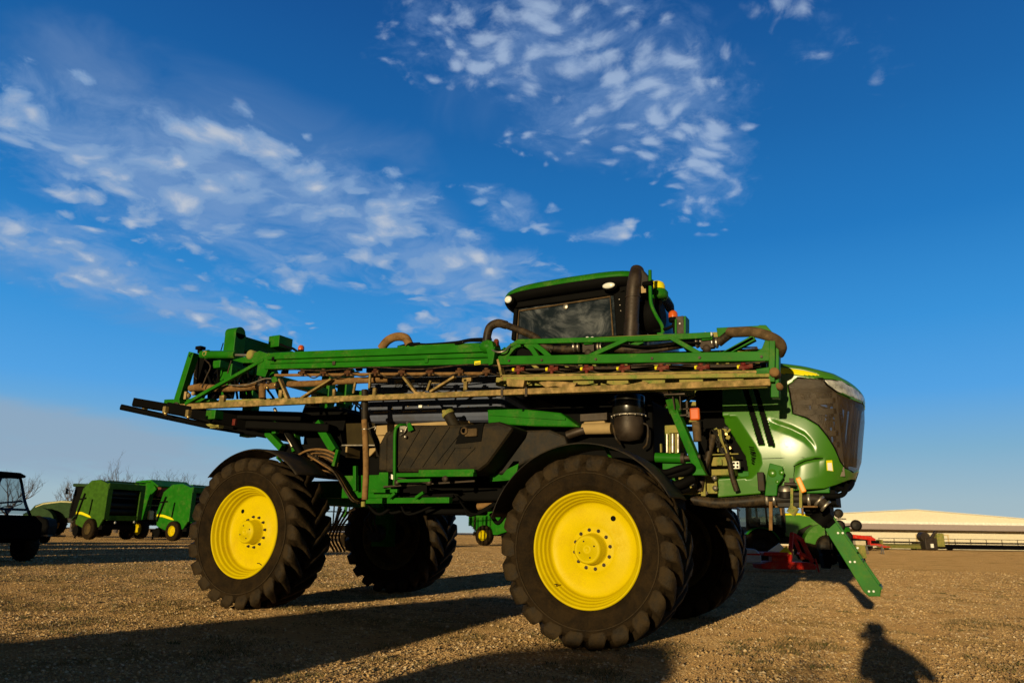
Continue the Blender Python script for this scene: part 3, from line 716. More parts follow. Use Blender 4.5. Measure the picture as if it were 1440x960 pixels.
m = MB()
m.hose([near_surf(1178,690)+V((.0,.1,-.03)), near_surf(1186,690)+V((.06,.15,-.06)), near_surf(1192,686)+V((.06,.25,0)), near_surf(1193,676)+V((0,.25,0))], .03)
m.hose([P(1150,697,1.3), P(1175,697,1.35), P(1186,694,1.4), P(1192,682,1.5)], .03); m.b2((1.2, 1.5, 1.5), (2.4, 2.5, 1.66)); m.build('bumper_loop', M['dblack'], SP, bevel=.01)
# ---------------------------------------------------------------- front post, engine clutter, plumbing
m = MB(); m.beam(P(948,575,.6), P(985,662,.75), .13, .09, up=(1,0,0)); m.beam(P(944,560,.55), P(950,580,.6), .10,.10)
m.prism([(p.x, p.z) for p in [P(*q,.7) for q in ((972,650),(984,650),(994,668),(971,668))]], .68, .8); m.b2(P(936,574,.6), P(948,571,.65)); m.beam(P(933,656,.8), P(985,655,.8), .1,.09)
cr = m.build('boom_cradle', M['green'], SP, bevel=.008)
m = MB(); m.beam(P(936,556,.45), P(965,555,.45), .14,.014); m.beam(P(940,543,.45), P(941,556,.45), .02,.014); m.beam(P(955.5,543,.45), P(957,556,.45), .02,.014); m.beam(P(946,556,.45), P(949,575,.5), .012,.02); m.beam(P(956,556,.45), P(957,575,.5), .012,.02)
m.build('cradle_pad_bracket', M['exhaust'], cr)
m = MB(); m.b2(P(940.5,548,.42), P(955.5,543,.6)); m.build('cradle_pad', M['green'], cr)
m = MB(); c = P(977,582,.55); m.b2(c+V((-.055,-.02,-.07)), c+V((.055,.03,.07))); sl = m.build('side_marker_lamp', M['amber'], SP, bevel=.018)
m = MB(); m.b2(c+V((-.075,.0,-.03)), c+V((-.05,.06,.03))); m.beam(c+V((-.09,.04,-.02)), c+V((-.09,.04,.16)), .02,.02); m.beam(c+V((-.2,.04,.0)), c+V((-.07,.04,.0)), .02,.015); m.beam(c+V((-.2,.04,.07)), c+V((-.07,.04,.07)), .02,.012); m.build('lamp_bracket', M['exhaust'], SP)
m = MB(); m.tube([c+V((.0,.03,-.08)), c+V((.01,.03,-.3))], .045, 14); m.build('filter_bowl', M['sleeve'], SP)
m = MB(); m.tube([P(922,643,.7), P(960,644,.7)], .055, 18); ly = m.build('steering_cylinder', M['green'], SP)
m = MB(); m.tube([P(960,644,.7), P(985,642,.72)], .03, 12); m.tube([P(958,644,.7), P(963,644,.7)], .06, 14); m.build('cylinder_rod', M['exhaust'], ly)
m = MB()
for x in (938, 946, 953.5): m.tube([P(x,610,.95), P(x,636,.95)], .016 if x != 946 else .026, 10)
m.build('chrome_rod', M['steel'], SP)
m = MB(); m.b2(P(936,640,.97), P(962,602,1.3)); m.b2(P(940,609,.93), P(962,603,.98)); m.b2(P(928,636,.9), P(932,624,.96)); m.build('filter_block', M['dgreen'], SP, bevel=.01)
m = MB()
m.hose([P(920,660,.6),P(935,664,.55),P(955,658,.55),P(972,655,.6),P(968,662,.6),P(945,668,.6),P(925,668,.6)], .035)
m.hose([P(905,662,.8),P(925,676,.6),P(950,682,.6),P(975,672,.7)], .05); m.hose([P(895,655,.8),P(915,675,.7),P(940,690,.7),P(968,684,.8)], .06)
m.build('steering_hose_loom', M['dblack'], SP)
# engine side: fittings, hoses, frame ends lit by the sun
m = MB(); m.b2(P(1000,655,1.2), P(1037,645,1.5)); m.b2(P(1000,668,1.18), P(1038,661,1.4)); m.beam(P(996,639.5,1.15), P(1039,638,1.15), .05,.014); m.b2(P(1007,654,1.15), P(1016,646,1.2)); m.b2(P(955,694,1.2), P(1012,668,1.4))
m.build('engine_side_frame', M['dgreen'], SP, bevel=.006)
m = MB(); m.b2(P(1028,659,1.12), P(1041,649,1.2)); pl = m.build('drilled_plate', M['white'], SP, bevel=.004)
m = MB()
for q in ((1032,651),(1037,651),(1032,656),(1037,656)): m.ball(P(*q,1.115), .013, 8, 5)
m.build('plate_hole', M['dblack'], pl)
m = MB()
for k in range(36):
    p = P(rnd.uniform(1002,1026), rnd.uniform(602,638), 1.25+rnd.uniform(0,.15)); m.box(p, (rnd.uniform(.02,.07), .04, rnd.uniform(.02,.06)), Matrix.Rotation(rnd.uniform(0,3),3,'Y'), mi=rnd.choice((0,0,1,2)))
for k in range(7): m.hose([P(998+3*k,604,1.2),P(1003+3*k+rnd.uniform(-6,6),618,1.15),P(1010+2*k,628+rnd.uniform(-5,5),1.2),P(1018+k,638,1.2)], .011, mi=rnd.choice((0,2)))
m.build('engine_fittings', [M['dgreen'], M['brass'], M['black']], SP)
m = MB(); m.hose([P(1022,638,1.1),P(1026,650,1.08),P(1029,668,1.08),P(1036,690,1.1)], .03, 10); m.hose([P(984,690,1.1),P(988,670,1.1),P(996,640,1.1),P(1003,612,1.15)], .04, mi=0); m.build('coolant_hose', M['hoseb'], SP)
m = MB()
for q in ((972,672),(981,686),(989,669),(1006,686),(1005,672),(992,693),(976,682)): m.lathe([(.022,0),(.03,-.01),(.03,-.03),(0,-.035)], P(*q,1.16), (0,1,0), 10)
m.build('frame_bolt', M['steel'], SP)
m = MB(); m.beam(P(989,668,1.12), P(989.5,697,1.12), .03,.05, up=(1,0,0)); m.build('hose_hanger', M['dgreen'], SP)
m = MB(); m.b2(P(960,667,1.1), P(1000,640,1.2)); m.build('front_axle_bracket', M['dblack'], SP)
# front fill plumbing
m = MB(); m.corr([P(972,702,1.15), P(985,704,1.15), P(1010,707,1.15), P(1045,705,1.15), P(1076,702,1.15)], .055, .03, .10, 18); m.build('front_fill_hose', M['hoseb'], SP)
pipe = MB(); pipe.tube([P(1074,702,1.15), P(1140,701,1.15)], .05, 18); pipe.tube(smooth_path([P(1138,701,1.15), P(1150,702,1.15), P(1162,712,1.15)], 6), .055, 18)
pipe.b2(P(1093,713,1.12), P(1128,692,1.22)); pipe.tube([P(1104,700,1.1), P(1104,688,1.1)], .06, 18)
pi = pipe.build('fill_manifold', M['black'], SP, bevel=.01)
m = MB()
for x in (1079, 1089, 1137.5): m.lathe([(.053,-.018),(.064,-.014),(.064,.014),(.053,.018)], P(x,702,1.15), (1,0,0), 22)
d = (P(1162,712,1.15)-P(1150,702,1.15)).normalized()
for q in ((1152,704),(1161,711)): m.lathe([(.058,-.016),(.07,-.012),(.07,.012),(.058,.016)], P(*q,1.15), d, 22)
m.lathe([(0,.06),(.05,.055),(.07,.02),(.07,-.01)], P(1104,690,1.1), (0,0,1), 22)
m.build('pipe_clamp', M['steel'], pi)
for x in (1113.5, 1126): m = MB(); m.beam(P(x,686,1.05), P(x,714,1.05), .02, .028, up=(1,0,0)); m.build('clamp_bar', M['dgreen'], pi)
m = MB(); m.beam(P(1122,671,1.05), P(1131,692,1.05), .04,.055, up=(1,0,0)); m.build('valve_handle', M['orange'], pi, bevel=.012)
m = MB(); m.tube([P(1103,680,1.05), P(1120,681,1.05)], .02, 10); m.b2(P(1110,678,1.03), P(1116,672,1.06)); m.build('valve_stem', M['exhaust'], pi)
m = MB(); m.tube([P(1112,722,1.1), P(1118,712,1.1)], .05, 14); m.ball(P(1115,717,1.1), .048, 14, 8); m.build('drain_cap', M['dgreen'], pi)
m = MB()
for x in (1098, 1128): m.tube([P(x,714,1.1), P(x+1,724,1.1)], .012, 8)
m.tube([P(1090,712,1.15), P(1150,712,1.15)], .010, 8); m.beam(P(1084,702,1.12), P(1084,745,1.15), .03,.035, up=(1,0,0)); m.build('manifold_stay', M['hose'], pi)
# bracket plate ahead of the axle
m = MB(); pl = [P(*q,1.08) for q in ((1083,651),(1101,656),(1102,672),(1094,683),(1093,697),(1076,697),(1079,668))]; m.prism([(p.x,p.z) for p in pl], 1.04, 1.1)
br = m.build('valve_bracket', M['green'], SP, bevel=.008)
m = MB()
for q, r in (((1086,665),.045),((1099,664),.03),((1093,677),.02)): m.lathe([(0,-.002),(r,-.002),(r,.0)], P(*q,1.037), (0,1,0), 20)
m.build('bracket_hole', M['hood'], br)
m = MB(); m.b2(P(1066,690,1.02), P(1075,664,1.1)); m.build('document_box', M['black'], SP, bevel=.01)

# ---------------------------------------------------------------- front ladder
LX = [P(*q,1.72) for q in ((1143,716),(1163,716),(1239,826),(1238,838),(1222,838),(1215,832))]
m = MB(); m.prism([(p.x,p.z) for p in LX], 1.70, 1.735); ld = m.build('ladder', M['green'], SP, bevel=.006)
m = MB(); m.prism([(p.x,p.z) for p in LX], 2.28, 2.315); m.build('ladder_stringer', M['green'], ld, bevel=.006)
for a, b in (((1166,746),(1178,742)),((1196,789),(1213,789)),((1222,832),(1240,826)),((1152,724),(1160,721))):
    p, q = P(*a,1.72), P(*b,1.72); m = MB(); m.add([p+V((0,.0,0)), q, q+V((0,.56,0)), p+V((0,.56,0))], [(0,1,2,3)]); m.build('ladder_step', M['green'], ld, solid=.035)
m = MB()
for q in ((1178.5,749),(1185,749),(1195.5,789.5),(1202,789.5),(1222,831),(1228.5,831),(1206,770)): m.lathe([(.013,.0),(.013,-.007),(.008,-.011),(0,-.011)], P(*q,1.70), (0,1,0), 10)
m.build('ladder_bolt', M['lens'], ld)
m = MB(); m.b2(V((2.05,1.66,1.38)), V((2.32,2.36,1.52))); m.tube([(2.1,1.6,1.45),(2.1,2.42,1.45)], .06, 14); m.beam(P(1146,706,1.6), P(1166,738,1.7), .12,.12); m.tube([P(1150,735,1.66), P(1160,722,1.66)], .1, 14); m.build('ladder_pivot', M['dblack'], ld, bevel=.01)
m = MB(); m.prism([(p.x,p.z) for p in [P(*q,1.66) for q in ((1143,709),(1157,706),(1163,716),(1150,714))]], 1.62,1.7); m.build('pivot_plate', M['dgreen'], ld)

# ================================================================== BOOMS
def green_strut(m, a, b, Y, w=.06, h=.06, mi=0): m.beam(P(*a,Y), P(*b,Y), w, h, up=(0,1,0), mi=mi)
def make_boom(Y, fy):
    """near boom on the plane y=Y; fy maps a point (identity, or mirrored across the machine for the far boom)"""
    class F(MB):
        def build(s, *a, **k):
            if fy: s.v = [V((p.x, 4-p.y, p.z)) for p in s.v]; s.f = [list(reversed(f)) for f in s.f]
            return MB.build(s, *a, **k)
    PY = lambda q, dy=0: P(q[0], q[1], Y+dy)
    # main box beam, rear half, with its stepped flanges
    m = F(); m.beam(P(372,506,Y+.06), P(697,494,Y+.06), .20, .16); m.beam(P(376,503,Y-.06), P(697,491,Y-.06), .05, .06)
    m.beam(P(376,516.5,Y-.02), P(694,508.5,Y-.02), .12, .075); m.beam(P(378,510.5,Y-.05), P(694,501,Y-.05), .018, .018)
    m.beam(P(560,489,Y+.3), P(700,483.5,Y+.3), .05,.05); m.beam(P(385,498,Y+.3), P(560,491,Y+.3), .05,.045)
    bm = m.build('spray_boom', M['green'], SP, bevel=.008)
    m = F(); m.prism([(p.x,p.z) for p in [PY(q) for q in ((330,507),(352,501),(368,494),(380,498),(384,512),(376,531),(364,528),(366,511),(344,511))]], Y-.05, Y+.02); m.build('boom_hinge_plate', M['green'], bm, bevel=.006)
    m = F(); m.box(PY((384,504.5),-.085), (.05,.01,.06)); m.build('hinge_plate_hole', M['dblack'], bm)
    # boom inner section beam tip
    m = F(); m.prism([(p.x,p.z) for p in [PY(q) for q in ((684,484),(690,480),(697,482),(701,496),(698,514),(692,516),(690,498))]], Y-.1, Y+.12); m.ball(PY((686,488),-.02), (.12,.1,.09)); m.build('fold_joint', M['green'], bm, bevel=.01)
    # long lower rail (dusty)
    m = F(); m.beam(PY((250,572.5)), PY((480,561.5)), .085, .088); m.beam(PY((480,561.5)), PY((738,551)), .085, .07); m.beam(PY((738,551)), PY((1084,538)), .085, .072)
    m.build('lower_rail', M['tan'], bm, bevel=.008)
    m = F(); m.lathe([(.075,-.06),(.075,.06)], PY((251,572.5)), (0,1,0), 20); m.lathe([(0,-.065),(.04,-.065),(.075,-.055)], PY((251,572.5)), (0,1,0), 20); m.build('pivot_pin', M['exhaust'], bm)
    m = F(); m.beam(PY((300,566),.35), PY((700,553),.35), .07, .07); m.beam(PY((700,553),.35), PY((1080,541),.35), .07, .07); m.build('inner_lower_rail', M['dgreen'], bm, bevel=.006)
    m = F(); m.tube([PY((387,527.5),.02), PY((530,526),.02)], .022, 10); m.tube([PY((530,526),.02), PY((688,525),.02)], .022, 10); m.build('nozzle_pipe', M['hose'], bm)
    # lattice of the lower rail
    m = F()
    for a, b, w in (((394,533),(406,561),.075),((405,561),(401,552),.08),((467,533),(424,560),.07),((568,530),(586,553),.07),((584,553),(600,553),.08),((640,530),(606,551),.07),((500,537),(497,553),.03),((606,535),(601,549),.035)): green_strut(m, a, b, Y, .03, w)
    m.build('lattice_strut', M['tan'], bm, bevel=.005)
    m = F()
    for q, s in (((313,561),(.10,.05,.11)),((395,554),(.06,.04,.12)),((470,552),(.04,.04,.10)),((527,551),(.05,.04,.11)),((655,541),(.05,.04,.14)),((657,534),(.13,.04,.05)),((520,536),(.03,.03,.2))): m.box(PY(q,-.02), s)
    m.build('hose_clip', M['tan'], bm, bevel=.006)
    # sloping members at the tail
    m = F(); green_strut(m, (262,568), (300,546), Y-.03, .05,.07); green_strut(m, (300,546), (372,506), Y-.03, .05,.065); m.build('tail_brace', M['green'], bm, bevel=.006)
    m = F(); green_strut(m, (250,570), (273,496), Y+.05, .12,.12); m.prism([(p.x,p.z) for p in [PY(q) for q in ((232,567),(245,562),(255,562),(256,576),(245,577),(228,576))]], Y-.04, Y+.2); m.beam(PY((236,565),.2), PY((300,563),.2), .15,.06); m.build('tail_post', M['green'], bm, bevel=.008)
    m = F(); m.beam(PY((286,552),.4), PY((290,498),.4), .12,.14, up=(0,1,0)); m.beam(PY((279,500),.35), PY((276,555),.35), .08,.08, up=(0,1,0)); m.build('inner_tail_post', M['dblack'], bm)
    m = F(); m.tube([PY((284,498.5)), PY((332,498.5))], .062, 18); m.lathe([(.065,-.03),(.075,-.02),(.075,.02),(.065,.03)], PY((292,498.5)), (1,0,0), 18); cy = m.build('fold_cylinder', M['green'], bm)
    m = F(); m.tube([PY((330,499)), PY((354,499.5))], .022, 12); m.build('cylinder_rod', M['steel'], bm)
    m = F(); m.lathe([(0,-.07),(.05,-.07),(.075,-.05),(.075,.05)], PY((355,499.5)), (0,1,0), 18); m.lathe([(0,-.07),(.04,-.07),(.05,-.05),(.05,.05)], PY((292,498)), (0,1,0), 14); m.build('cylinder_pin', M['dgreen'], bm)
    m = F(); m.box(PY((282,489.5),.05), (.12,.1,.05)); m.box(PY((281,494),.05), (.05,.05,.06)); m.hose([PY((271,497)),PY((267,500)),PY((269,502))], .015); m.box(PY((296,570),.3), (.05,.05,.05)); m.build('tail_sensor', M['dblack'], bm)
    # plumbing along the tail
    m = F(); m.hose([PY((268,546),.12), PY((282,544.5),.12), PY((320,546),.12), PY((362,543),.12)], .055, 12); m.hose([PY((374,543),.12),PY((390,542),.12)], .05, 12); m.tube(smooth_path([PY((406,540),.1), PY((440,539),.1), PY((480,536),.1), PY((520,534),.1), PY((545,533),.2)]), .045, 12); m.tube([PY((369,540),.1), PY((369,560),.1)], .05, 12); m.lathe([(.06,-.05),(.065,0),(.06,.05)], PY((281,544.5),.12), (1,0,0), 14); m.build('boom_feed_hose', M['hose'], bm)
    m = F(); m.hose([PY((322,541)),PY((340,542)),PY((356,538)),PY((371,532.5)),PY((382,532))], .010); m.build('air_line', M['steel'], bm); m = F(); m.hose([PY((288,505)),PY((296,515)),PY((290,530)),PY((284,545))], .012); m.hose([PY((275,520),.1),PY((273,528),.1),PY((277,533),.1)], .010); m.hose([PY((326,505),.1),PY((322,518),.1),PY((320,525),.1)], .01); m.build('air_line', M['hoseb'], bm)
    m = F(); m.b2(PY((667,513),-.085), PY((676,507),-.08)); m.build('caution_label', M['stripe'], bm); m = F(); m.b2(PY((668,512),-.0875), PY((675,510),-.0855)); m.build('label_text_block', M['darktxt'], bm)
    m = F()
    for q in ((366,541),(372,535),(378,537),(368,531),(376,545)): m.ball(PY(q,.08), rnd.uniform(.03,.05), 10, 6)
    m.box(PY((368,537),.1), (.08,.08,.1)); m.build('section_valve', M['exhaust'], bm)
    m = F(); m.ball(PY((264,556),.05), .05); m.box(PY((262,556),.02), (.05,.05,.12)); m.ball(PY((272,553),.05), .035); m.build('end_valve', M['beige'], bm)
    m = F(); m.ball(PY((376,545),-.01), .022); m.ball(PY((387,541),-.01), .02); m.build('valve_collar', M['brass'], bm)
    # front half: two dusty rails, two green rails, arched lattice
    m = F(); m.beam(PY((702,507.5)), PY((1083,501.5)), .09, .105); m.build('middle_rail', M['green'], bm, bevel=.008)
    m = F(); m.beam(PY((706,532)), PY((1083,526)), .09, .075); m.build('lower_front_rail', M['dgreen'], bm, bevel=.008)
    m = F(); m.beam(PY((706,529.5),-.01), PY((1080,523.5),-.01), .08, .018); m.build('rail_dust_ledge', M['tan'], bm)
    m = F(); m.beam(PY((728,481)), PY((905,476.5)), .06,.06); m.beam(PY((905,476.5)), PY((1000,471.5)), .06,.065); m.beam(PY((840,478)), PY((945,474)), .07, .05)
    m.build('upper_rail', M['green'], bm, bevel=.006)
    m = F()
    arcs = [((704,506),(716,491),(731,481.5),(745,482),(760,490),(775,503)), ((740,484),(749,491),(757,503)), ((712,503),(724,489),(733,485)),]
    for a in arcs:
        ps = smooth_path([PY(q, .02) for q in a], 4)
        for p, q in zip(ps, ps[1:]): m.beam(p, q+(q-p)*.2, .06, .075, up=(0,1,0))
    for a, b in (((822,505),(884,477)),((942,474),(990,501)),((1012,502),(1060,475)),((1062,476),(1016,500))): green_strut(m, a, b, Y, .05,.075)
    for a, b in (((848,503),(905,480)),((955,478),(975,500)),((690,510),(712,490))): green_strut(m, a, b, Y+.35, .05,.06)
    m.build('arched_lattice', M['green'], bm, bevel=.005)
    m = F(); m.prism([(p.x,p.z) for p in [PY(q) for q in ((1083,476),(1083,503),(1040,503),(1058,499),(1072,490),(1077,477))]], Y-.03, Y+.03); m.prism([(p.x,p.z) for p in [PY(q) for q in ((1006,459),(1065,456),(1067,455),(1076,455),(1086,466),(1090,478),(1083,479),(1062,462),(1008,472))]], Y+.05, Y+.16)
    m.prism([(p.x,p.z) for p in [PY(q) for q in ((1064,520),(1083,517),(1083,526),(1064,527))]], Y-.05, Y+.05); m.build('end_gusset', M['green'], bm, bevel=.006)
    m = F(); m.beam(PY((1087,478),.02), PY((1086,538),.02), .12,.06, up=(1,0,0)); m.beam(PY((1091,482),.12), PY((1091,560),.12), .16,.08, up=(1,0,0)); m.build('end_post', M['green'], bm, bevel=.006)
    m = F(); m.lathe([(0,-.09),(.045,-.09),(.05,-.06),(.05,.1)], PY((1090,525)), (0,1,0), 18); m.lathe([(0,-.05),(.03,-.05),(.035,.05)], PY((1096,543)), (0,1,0), 14); m.build('end_pin', M['hose'], bm)
    m = F(); m.beam(PY((702,506)), PY((709,536)), .03,.10, up=(0,1,0)); m.prism([(p.x,p.z) for p in [PY(q) for q in ((714,533),(740,535),(738,545),(716,544))]], Y-.05, Y+.04); m.prism([(p.x,p.z) for p in [PY(q) for q in ((758,538),(770,536),(796,537),(812,538),(808,545),(790,545),(782,543),(768,545))]], Y-.02, Y+.02); m.prism([(p.x,p.z) for p in [PY(q) for q in ((885,541),(905,536),(912,538),(908,544))]], Y-.02, Y+.02); m.build('rail_saddle', M['tan'], bm, bevel=.005)
    # second folded section behind: gives the boom its depth
    m = F(); m.beam(PY((560,512),.5), PY((1075,497),.5), .09,.09); m.beam(PY((700,531),.5), PY((1085,529),.5), .09,.22); m.beam(PY((735,482),.5), PY((1060,469),.5), .06,.06)  # tall back plate added to deepen the boom shadow on the hood
    for k in range(9): x = 700+k*42; green_strut(m, (x, 508-k*1.2), (x+21, 524-k*.8), Y+.5, .04,.05); green_strut(m, (x+21, 527-k*.8), (x+42, 507-k*1.2), Y+.5, .04,.05)
    m.build('inner_boom_section', M['dgreen'], bm, bevel=.006)
    m = F(); m.beam(PY((700,522),.25), PY((1078,515),.25), .05,.06); m.tube([PY((705,520),.1), PY((1070,514),.1)], .018, 8); m.build('wet_boom_pipe', M['exhaust'], bm)
    # nozzle bodies
    nz = [(415+0*k, 524.5) for k in range(0)]+[(x, 523.5-.004*(x-420)) for x in (426,456,490,529,566,605,647,685)]+[(x, 520-.012*(x-730)) for x in (730,777,826,877,931,987,1047)]
    for i, (x, y) in enumerate(nz):
        n = F(); c = PY((x, y), -.02); n.cyl(c+V((-.055,0,0)), c+V((.05,0,0)), .026, 12); n.cyl(c+V((-.01,0,.03)), c+V((-.01,0,-.055)), .02, 12); n.cyl(c+V((-.01,0,.02)), c+V((-.01,0,.045)), .03, 12)
        if x > 700: n.cyl(c+V((.05,-.03,0)), c+V((.09,-.03,0)), .026, 12)
        nb = n.build('nozzle_body', M['red' if x > 700 else 'dirtyred'], bm)
    for (x0_, y0_), (x1_, y1_) in zip(nz, nz[1:]):
        if x1_-x0_ > 60: continue
        n = F(); n.hose([PY((x0_+3, y0_+2), -.03), PY(((x0_+x1_)/2, (y0_+y1_)/2+rnd.uniform(5,8)), -.02), PY((x1_-3, y1_+2), -.03)], .009, 6); n.build('nozzle_hose', M['hoseb'], bm)
    for k in range(2):
        n = F(); x0_ = 470+k*130; c = PY((x0_, 512.5-.0255*(x0_-395)-.0), -.085); n.box(c, (.05,.03,.055)); n.build('beam_bracket', M['green' if k % 3 else 'exhaust'], bm, bevel=.004)
    for k in range(6):
        n = F(); x0_ = (716,762,838,917,984,1071)[k]; c = PY((x0_, 507.2-.0157*(x0_-702)), -.05); n.lathe([(.016,0),(.016,-.012),(0,-.012)], c, (0,1,0), 6, smooth=False); n.build('rail_bolt', M['exhaust'], bm)
    n = F(); n.hose([PY((392,517),-.07),PY((450,521),-.06),PY((520,516),-.07),PY((590,519),-.06),PY((660,512),-.07),PY((700,514),-.05)], .010, 6); n.build('boom_cable', M['hoseb'], bm)
    n = F(); n.hose([PY((704,515),-.03),PY((760,512),-.03),PY((850,516),-.03),PY((930,511),-.03),PY((1010,513),-.03),PY((1076,508),-.03)], .010, 6); n.build('boom_cable', M['hoseb'], bm)
    n = F(); n.hose([PY((845,486),.02),PY((870,484),.0),PY((905,487),.0),PY((950,482),.0),PY((985,482),.02)], .014, 6); n.build('boom_cable', M['dblack'], bm)
    for k in range(2): n = F(); x0_ = 706+k*34; n.box(PY((x0_, 552.5-.04*(x0_-700)), -.05), (.03,.02,.11)); n.build('rail_strap', M['exhaust'], bm)
    n = F()
    for x, y in nz[8:]: c = PY((x-6,y-.5),-.02); n.cyl(c, c+V((-.03,0,0)), .022, 10)
    n.build('nozzle_cap', M['stripe'], bm)
    # hoses on the front half
    m = F(); m.hose([PY((1026,467),.05), PY((1034,467),.0), PY((1056,466.5),-.02), PY((1078,471.5),-.02), PY((1093,479),.02), PY((1099,488),.08), PY((1096,497),.2)], .055, 16); m.build('sleeved_hose_loop', M['sleeve'], bm)
    m = F(); m.hose([PY((775,489),.1), PY((800,491),.1), PY((815,488),.1)], .05, 12); m.hose([PY((845,488),.1), PY((880,491),.1), PY((920,490),.12), PY((960,484),.12), PY((982,481),.1)], .045, 12); m.hose([PY((860,492),.1),PY((900,495),.1),PY((940,490),.1)], .022, 8); m.hose([PY((1010,482),.1),PY((1020,474),.08),PY((1030,467),.06)], .05, 12)
    m.hose([PY((1022,492),.1),PY((1040,489),.08),PY((1065,488),.1)], .008, 6); m.hose([PY((1018,495),.1),PY((1042,492),.08),PY((1066,490),.1)], .008, 6); m.build('boom_supply_hose', M['hoseb'], bm)
    m = F()
    for cx_, cy_ in ((829, 485), (995, 479)):
        m.box(PY((cx_, cy_+3),.08), (.14,.09,.13))
        for dx in (-20,-14,12,16) if cx_ < 900 else (-14,-8,6,12): m.lathe([(.05,-.015),(.06,0),(.05,.015)], PY((cx_+dx, cy_+3),.09), (1,0,0), 16)
        m.ball(PY((cx_-1, cy_+11),.06), .05, 12, 6)
        for dx, dy in ((-3,-8),(4,-8)): m.ball(PY((cx_+dx, cy_+dy),.03), .022, 10, 6)
    m.build('plumbing_fitting', M['exhaust'], bm)
    for cx_, cy_ in ((829, 485), (995, 479)):
        for dx in ((-21,-15,13,17) if cx_ < 900 else (-15,-9,7,13)): m = F(); m.lathe([(.052,-.012),(.063,0),(.052,.012)], PY((cx_+dx, cy_+3),.09), (1,0,0), 16); m.build('hose_clamp', M['steel'], bm)
        for dx, dy in ((-3,-9),(4,-9)): m = F(); m.ball(PY((cx_+dx, cy_+dy),.0), .026, 10, 6); m.build('port_cap', M['lens'], bm)
    m = F()
    for cx_, cy_ in ((829, 480), (995, 474)): m.box(PY((cx_, cy_),.05), (.12,.1,.09))
    m.build('flow_valve', M['green'], bm, bevel=.012)
    m = F(); m.ball(PY((698,480),.02), .035, 10, 6); m.box(PY((698,484),.02), (.05,.05,.06)); m.build('hinge_sensor', M['red'], bm)
    m = F(); m.hose([PY((684,481),.1), PY((686,468),.1), PY((690,459),.1), PY((700,454.5),.1), PY((712,457),.1)], .055, 12); m.hose([PY((706,455),.08), PY((730,464),.06), PY((752,474),.05), PY((766,487),.05), PY((778,490),.08)], .045, 10); m.hose([PY((700,451),.06),PY((722,459),.03),PY((750,470),.03),PY((770,487),.03),PY((775,495),.05)], .012, 8); m.build('loop_hose', M['hoseb'], bm)
    m = F(); m.hose([PY((536,490),.3), PY((545,479),.3), PY((557,473.5),.3), PY((570,475),.3), PY((576,485),.3)], .06, 14); m.build('arched_feed_hose', M['hose'], bm)
    m = F(); m.hose([PY((560,488),.3),PY((580,484),.3),PY((600,485),.3),PY((640,482),.3),PY((662,478),.3),PY((690,477),.2)], .025, 8); m.hose([PY((575,476),.3),PY((577,484),.28),PY((590,484),.3)], .03, 8); m.hose([PY((640,483),.25),PY((660,479),.25),PY((682,479),.2)], .02, 8); m.build('top_hose', M['dblack'], bm)
    m = F(); m.hose([PY((690,491),-.08), PY((700,495),-.12), PY((710,493),-.1), PY((718,486),-.02)], .012, 8); m.build('grease_line', M['steel'], bm)
    m = F()
    for k in range(14): x = rnd.uniform(395,525); m.box(PY((x, 521+rnd.uniform(-2,6)), rnd.uniform(.1,.3)), (rnd.uniform(.04,.18),.06,rnd.uniform(.03,.09)))
    for k in range(16): x = rnd.uniform(282,380); m.hose([PY((x, 520), rnd.uniform(.2,.5)), PY((x+rnd.uniform(-12,12), 540), rnd.uniform(.2,.5)), PY((x+rnd.uniform(-14,14), 560), rnd.uniform(.2,.5))], .018)
    m.build('boom_wiring', M['dblack'], bm)
    return bm
make_boom(.25, False)
make_boom(.25, True)

# ---------------------------------------------------------------- rear centre rack and lift linkage
m = MB()
bx = P(331,480,.62).x
zt = P(331,470,.62).z
m.prism([(y, z) for y, z in ((.55,zt-.02),(3.45,zt-.02),(3.45,zt-.26),(.55,zt-.26))], bx-.1, bx+.1, ax='x')
m.b2((bx-.12, .5, zt-.78), (bx+.12, .72, zt+.0)); m.tube([(bx-.12,.6,zt+.0),(bx+.12,.6,zt+.0)], .1, 18)
m.b2((bx-.1, 1.0, zt-1.6), (bx+.1, 1.18, zt-.2)); m.b2((bx-.1, 2.82, zt-1.6), (bx+.1, 3.0, zt-.2)); m.b2((bx-.1,3.28,zt-.78),(bx+.12,3.5,zt))
m.b2((bx-.1, .3, zt-1.42), (bx+.1, 3.7, zt-1.28)); m.b2((bx-.08, .3, zt-.62), (bx+.08, 3.7, zt-.5))
m.build('rear_rack', M['green'], SP, bevel=.01)
m = MB(); p = P(386,480,1.3); m.b2(p+V((-.12,-.02,-.1)), p+V((.12,.3,.1))); m.build('rack_control_box', M['green'], SP, bevel=.008)
beacon(P(423.5,489.5,.8), .05, SP)
m = MB(); m.b2(P(315,485,.55), P(324,481,.62)); m.tube([P(314,482,.55), P(309,498,.55)], .008, 6); m.hose([P(394,484,1.3),P(404,488,1.2),P(412,490,1.0),P(420,496,.9)], .02); m.build('rack_cable', M['dblack'], SP)
m = MB()
for k, (a, b, y) in enumerate((((300,505),(300,560),.9),((345,510),(345,560),1.1),((308,500),(312,545),1.4),((360,515),(355,575),1.5))): m.beam(P(*a,y), P(*b,y), .12,.14, up=(0,1,0))
for k in range(12): a = (rnd.uniform(285,375), rnd.uniform(505,530)); m.hose([P(*a, rnd.uniform(.6,1.2)), P(a[0]+rnd.uniform(-15,15), a[1]+18, rnd.uniform(.6,1.2)), P(a[0]+rnd.uniform(-10,20), a[1]+40, rnd.uniform(.6,1.2))], .02)
m.build('rack_upright', M['dblack'], SP)
